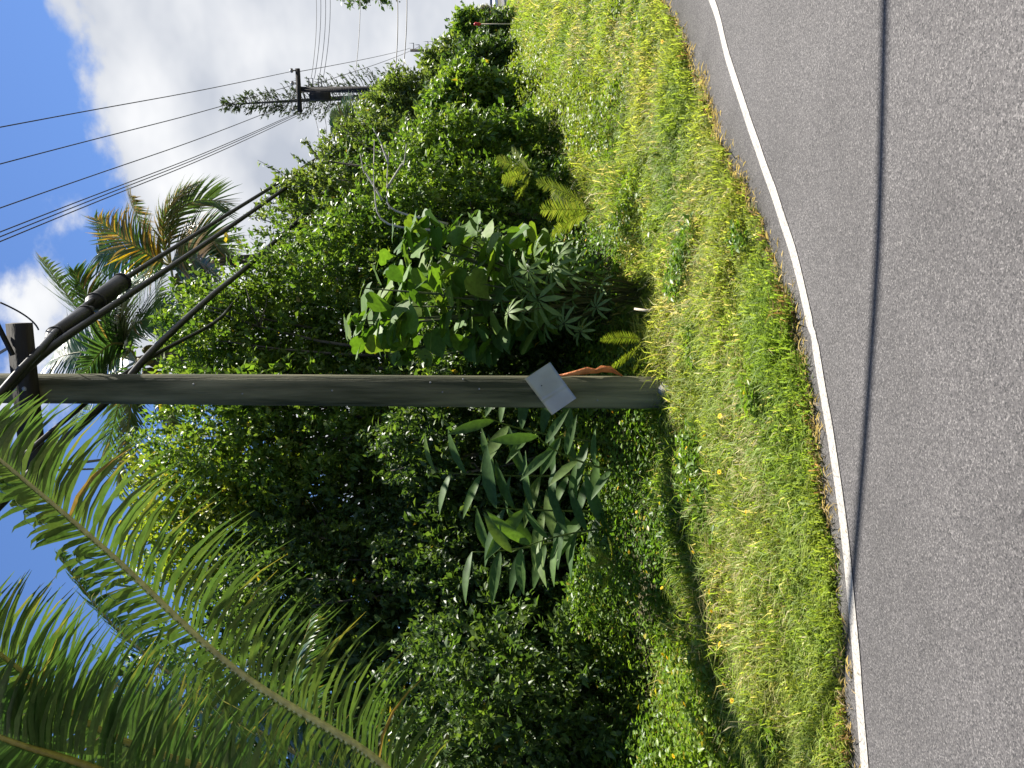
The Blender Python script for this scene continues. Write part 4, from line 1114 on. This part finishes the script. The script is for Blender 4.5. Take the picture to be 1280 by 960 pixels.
# ------------------------------------------------------------------ tall thin conifer
def conifer(label, top, base_px, Y):
    t_ = np.array(P(*top, Y)); b0 = np.array(P(*base_px, Y)); b0[2] = gz(b0[0], b0[1])
    root = empty('conifer_tree', b0); tag(root, label, 'tree')
    s = np.linspace(0, 1, 20)[:, None]; ax = b0 * (1 - s) + t_ * s
    MB().tube(ax, np.linspace(.38, .03, 20), 9).build('trunk', MATS['bark'], root, True)
    g = np.random.default_rng(8); lb = MB(); Hh = t_[2] - b0[2]
    nb = 330
    for k in range(nb):
        u = .25 + .75 * (k / nb); p0 = b0 * (1 - u) + t_ * u
        ln = (.35 + 2.6 * (1 - u) ** .8) * g.uniform(.75, 1.15); az = g.uniform(0, 6.283)
        dh = np.array([math.cos(az), math.sin(az), .18])
        q = np.linspace(0, 1, 5)[:, None]
        pts = p0 + dh * ln * q + np.array([0, 0, 1]) * .28 * ln * q * q
        lb.tube(pts, np.linspace(.028, .016, 5), 4, (.05, .06, .035))
        m_ = 8; uu = g.uniform(.45, 1, m_)
        pp = p0 + dh * ln * uu[:, None] + np.array([0, 0, 1]) * .28 * ln * (uu ** 2)[:, None]
        aa = dh * .6 + g.normal(0, .45, (m_, 3)) + (0, 0, .6)
        lb.add(*leaves(pp, aa, g.normal(0, 1, (m_, 3)), g.uniform(.18, .42, m_), np.full(m_, .10), np.tile([[.045, .07, .03]], (m_, 1)) * g.uniform(.7, 1.3, (m_, 1))))
    lb.build('crown', MATS['leaf_dull'], root)
conifer('tall thin columnar conifer silhouetted against the cloud', (278, 131), (600, 112), 62.0)

# overhanging tree on the far side of the road
c_ = P(455, -46, 60); root = empty('tree', (c_.x + 4, 62, gz(c_.x + 4, 62)))
(v_, f_, cc_), tw = crown_leaves(np.array(c_), (3.0, 3.0, 2.6), 5000, .30, 'dark', 8, 401)
link('crown', np_mesh('crown', v_, f_, cc_), root, MATS['leaf'])
b_ = MB(); branches(b_, np.array(root.location), tw[:6], .25, np.random.default_rng(2)); b_.build('trunk', MATS['bark'], root, True)
tag(root, 'overhanging roadside tree with leaf tips dipping into the wires', 'tree')

# ------------------------------------------------------------------ small far things
q = P(625, 30, 28.0); z0 = gz(q.x, q.y)
rt = empty('marker_stake', (q.x, q.y, z0)); tag(rt, 'thin yellow stake with a red top beside the distant bushes', 'stake')
zt = P(597, 30, 28).z
MB().tube([(q.x, q.y, z0 - .1), (q.x, q.y, zt)], [.022, .02], 7, ).build('shaft', MATS['stick'], rt, True)
MB().tube([(q.x, q.y, zt - .12), (q.x, q.y, zt - .08), (q.x, q.y, zt + .10), (q.x, q.y, zt + .13)], [.02, .055, .055, .02], 9).build('head', MATS['tail_red'], rt, True)

# car on the distant bend
def car(pos, rz):
    root = empty('car', pos); root.rotation_euler = (0, 0, rz)
    tag(root, 'small white car on the distant road bend', 'car')
    def ch(name, me, mat):
        o = bpy.data.objects.new(name, me); C.objects.link(o); me.materials.append(MATS[mat]); o.parent = root; return o
    prof = [(-2.1, .35), (-2.12, .75), (-2.0, .98), (-1.5, 1.05), (-1.15, 1.42), (-.6, 1.52), (.4, 1.50), (1.0, 1.1), (1.75, .95), (2.08, .75), (2.1, .35)]
    V = []
    for (x, z) in prof:
        w = .84 if z < 1.1 else .66
        V += [(x, -w, z), (x, w, z)]
    n = len(prof); Fq = [(2 * k, 2 * k + 2, 2 * k + 3, 2 * k + 1) for k in range(n - 1)] + [(2 * n - 2, 0, 1, 2 * n - 1)]
    me = bpy.data.meshes.new('body'); me.from_pydata(V, [], Fq + [tuple(range(0, 2 * n, 2))[::-1], tuple(range(1, 2 * n, 2))]); ch('body', me, 'car_paint')
    for nm, q in (('windscreen', [(.48, -.6, 1.475), (.48, .6, 1.475), (.98, .72, 1.125), (.98, -.72, 1.125)]), ('rear_window', [(-1.47, -.72, 1.075), (-1.47, .72, 1.075), (-1.17, .6, 1.41), (-1.17, -.6, 1.41)])):
        me = bpy.data.meshes.new(nm); d = (.02, 0, .02) if q[0][0] > 0 else (-.02, 0, .02)
        V = [tuple(a + b2 for a, b2 in zip(p_, d)) for p_ in q] + q
        me.from_pydata(V, [], [(0, 1, 2, 3), (7, 6, 5, 4), (0, 4, 5, 1), (1, 5, 6, 2), (2, 6, 7, 3), (3, 7, 4, 0)]); ch(nm, me, 'car_glass')
    for s in (-1, 1):
        ch('side_window', MB().box((-.25, s * .73, 1.25), (.75, .04, .13)).mesh('side_window'), 'car_glass')
        ch('tail_light', MB().box((-2.1, s * .62, .82), (.05, .14, .08)).mesh('tail_light'), 'tail_red')
        ch('headlight', MB().box((2.05, s * .6, .78), (.05, .16, .07)).mesh('headlight'), 'white_paint')
        for x in (-1.3, 1.3):
            ch('wheel', MB().tube([(x, s * .70, .32), (x, s * .72, .32), (x, s * .86, .32), (x, s * .88, .32)], [.27, .32, .32, .25], 16).mesh('wheel', True), 'rubber')
kq = np.argmin(abs(LN[:, 1] - 116)); cpos = LN[kq] - LNM[kq] * 1.2
car((cpos[0], cpos[1], float(base_h(cpos[0], cpos[1])) + .01), math.atan2(LT[kq, 1], LT[kq, 0]) + math.pi)
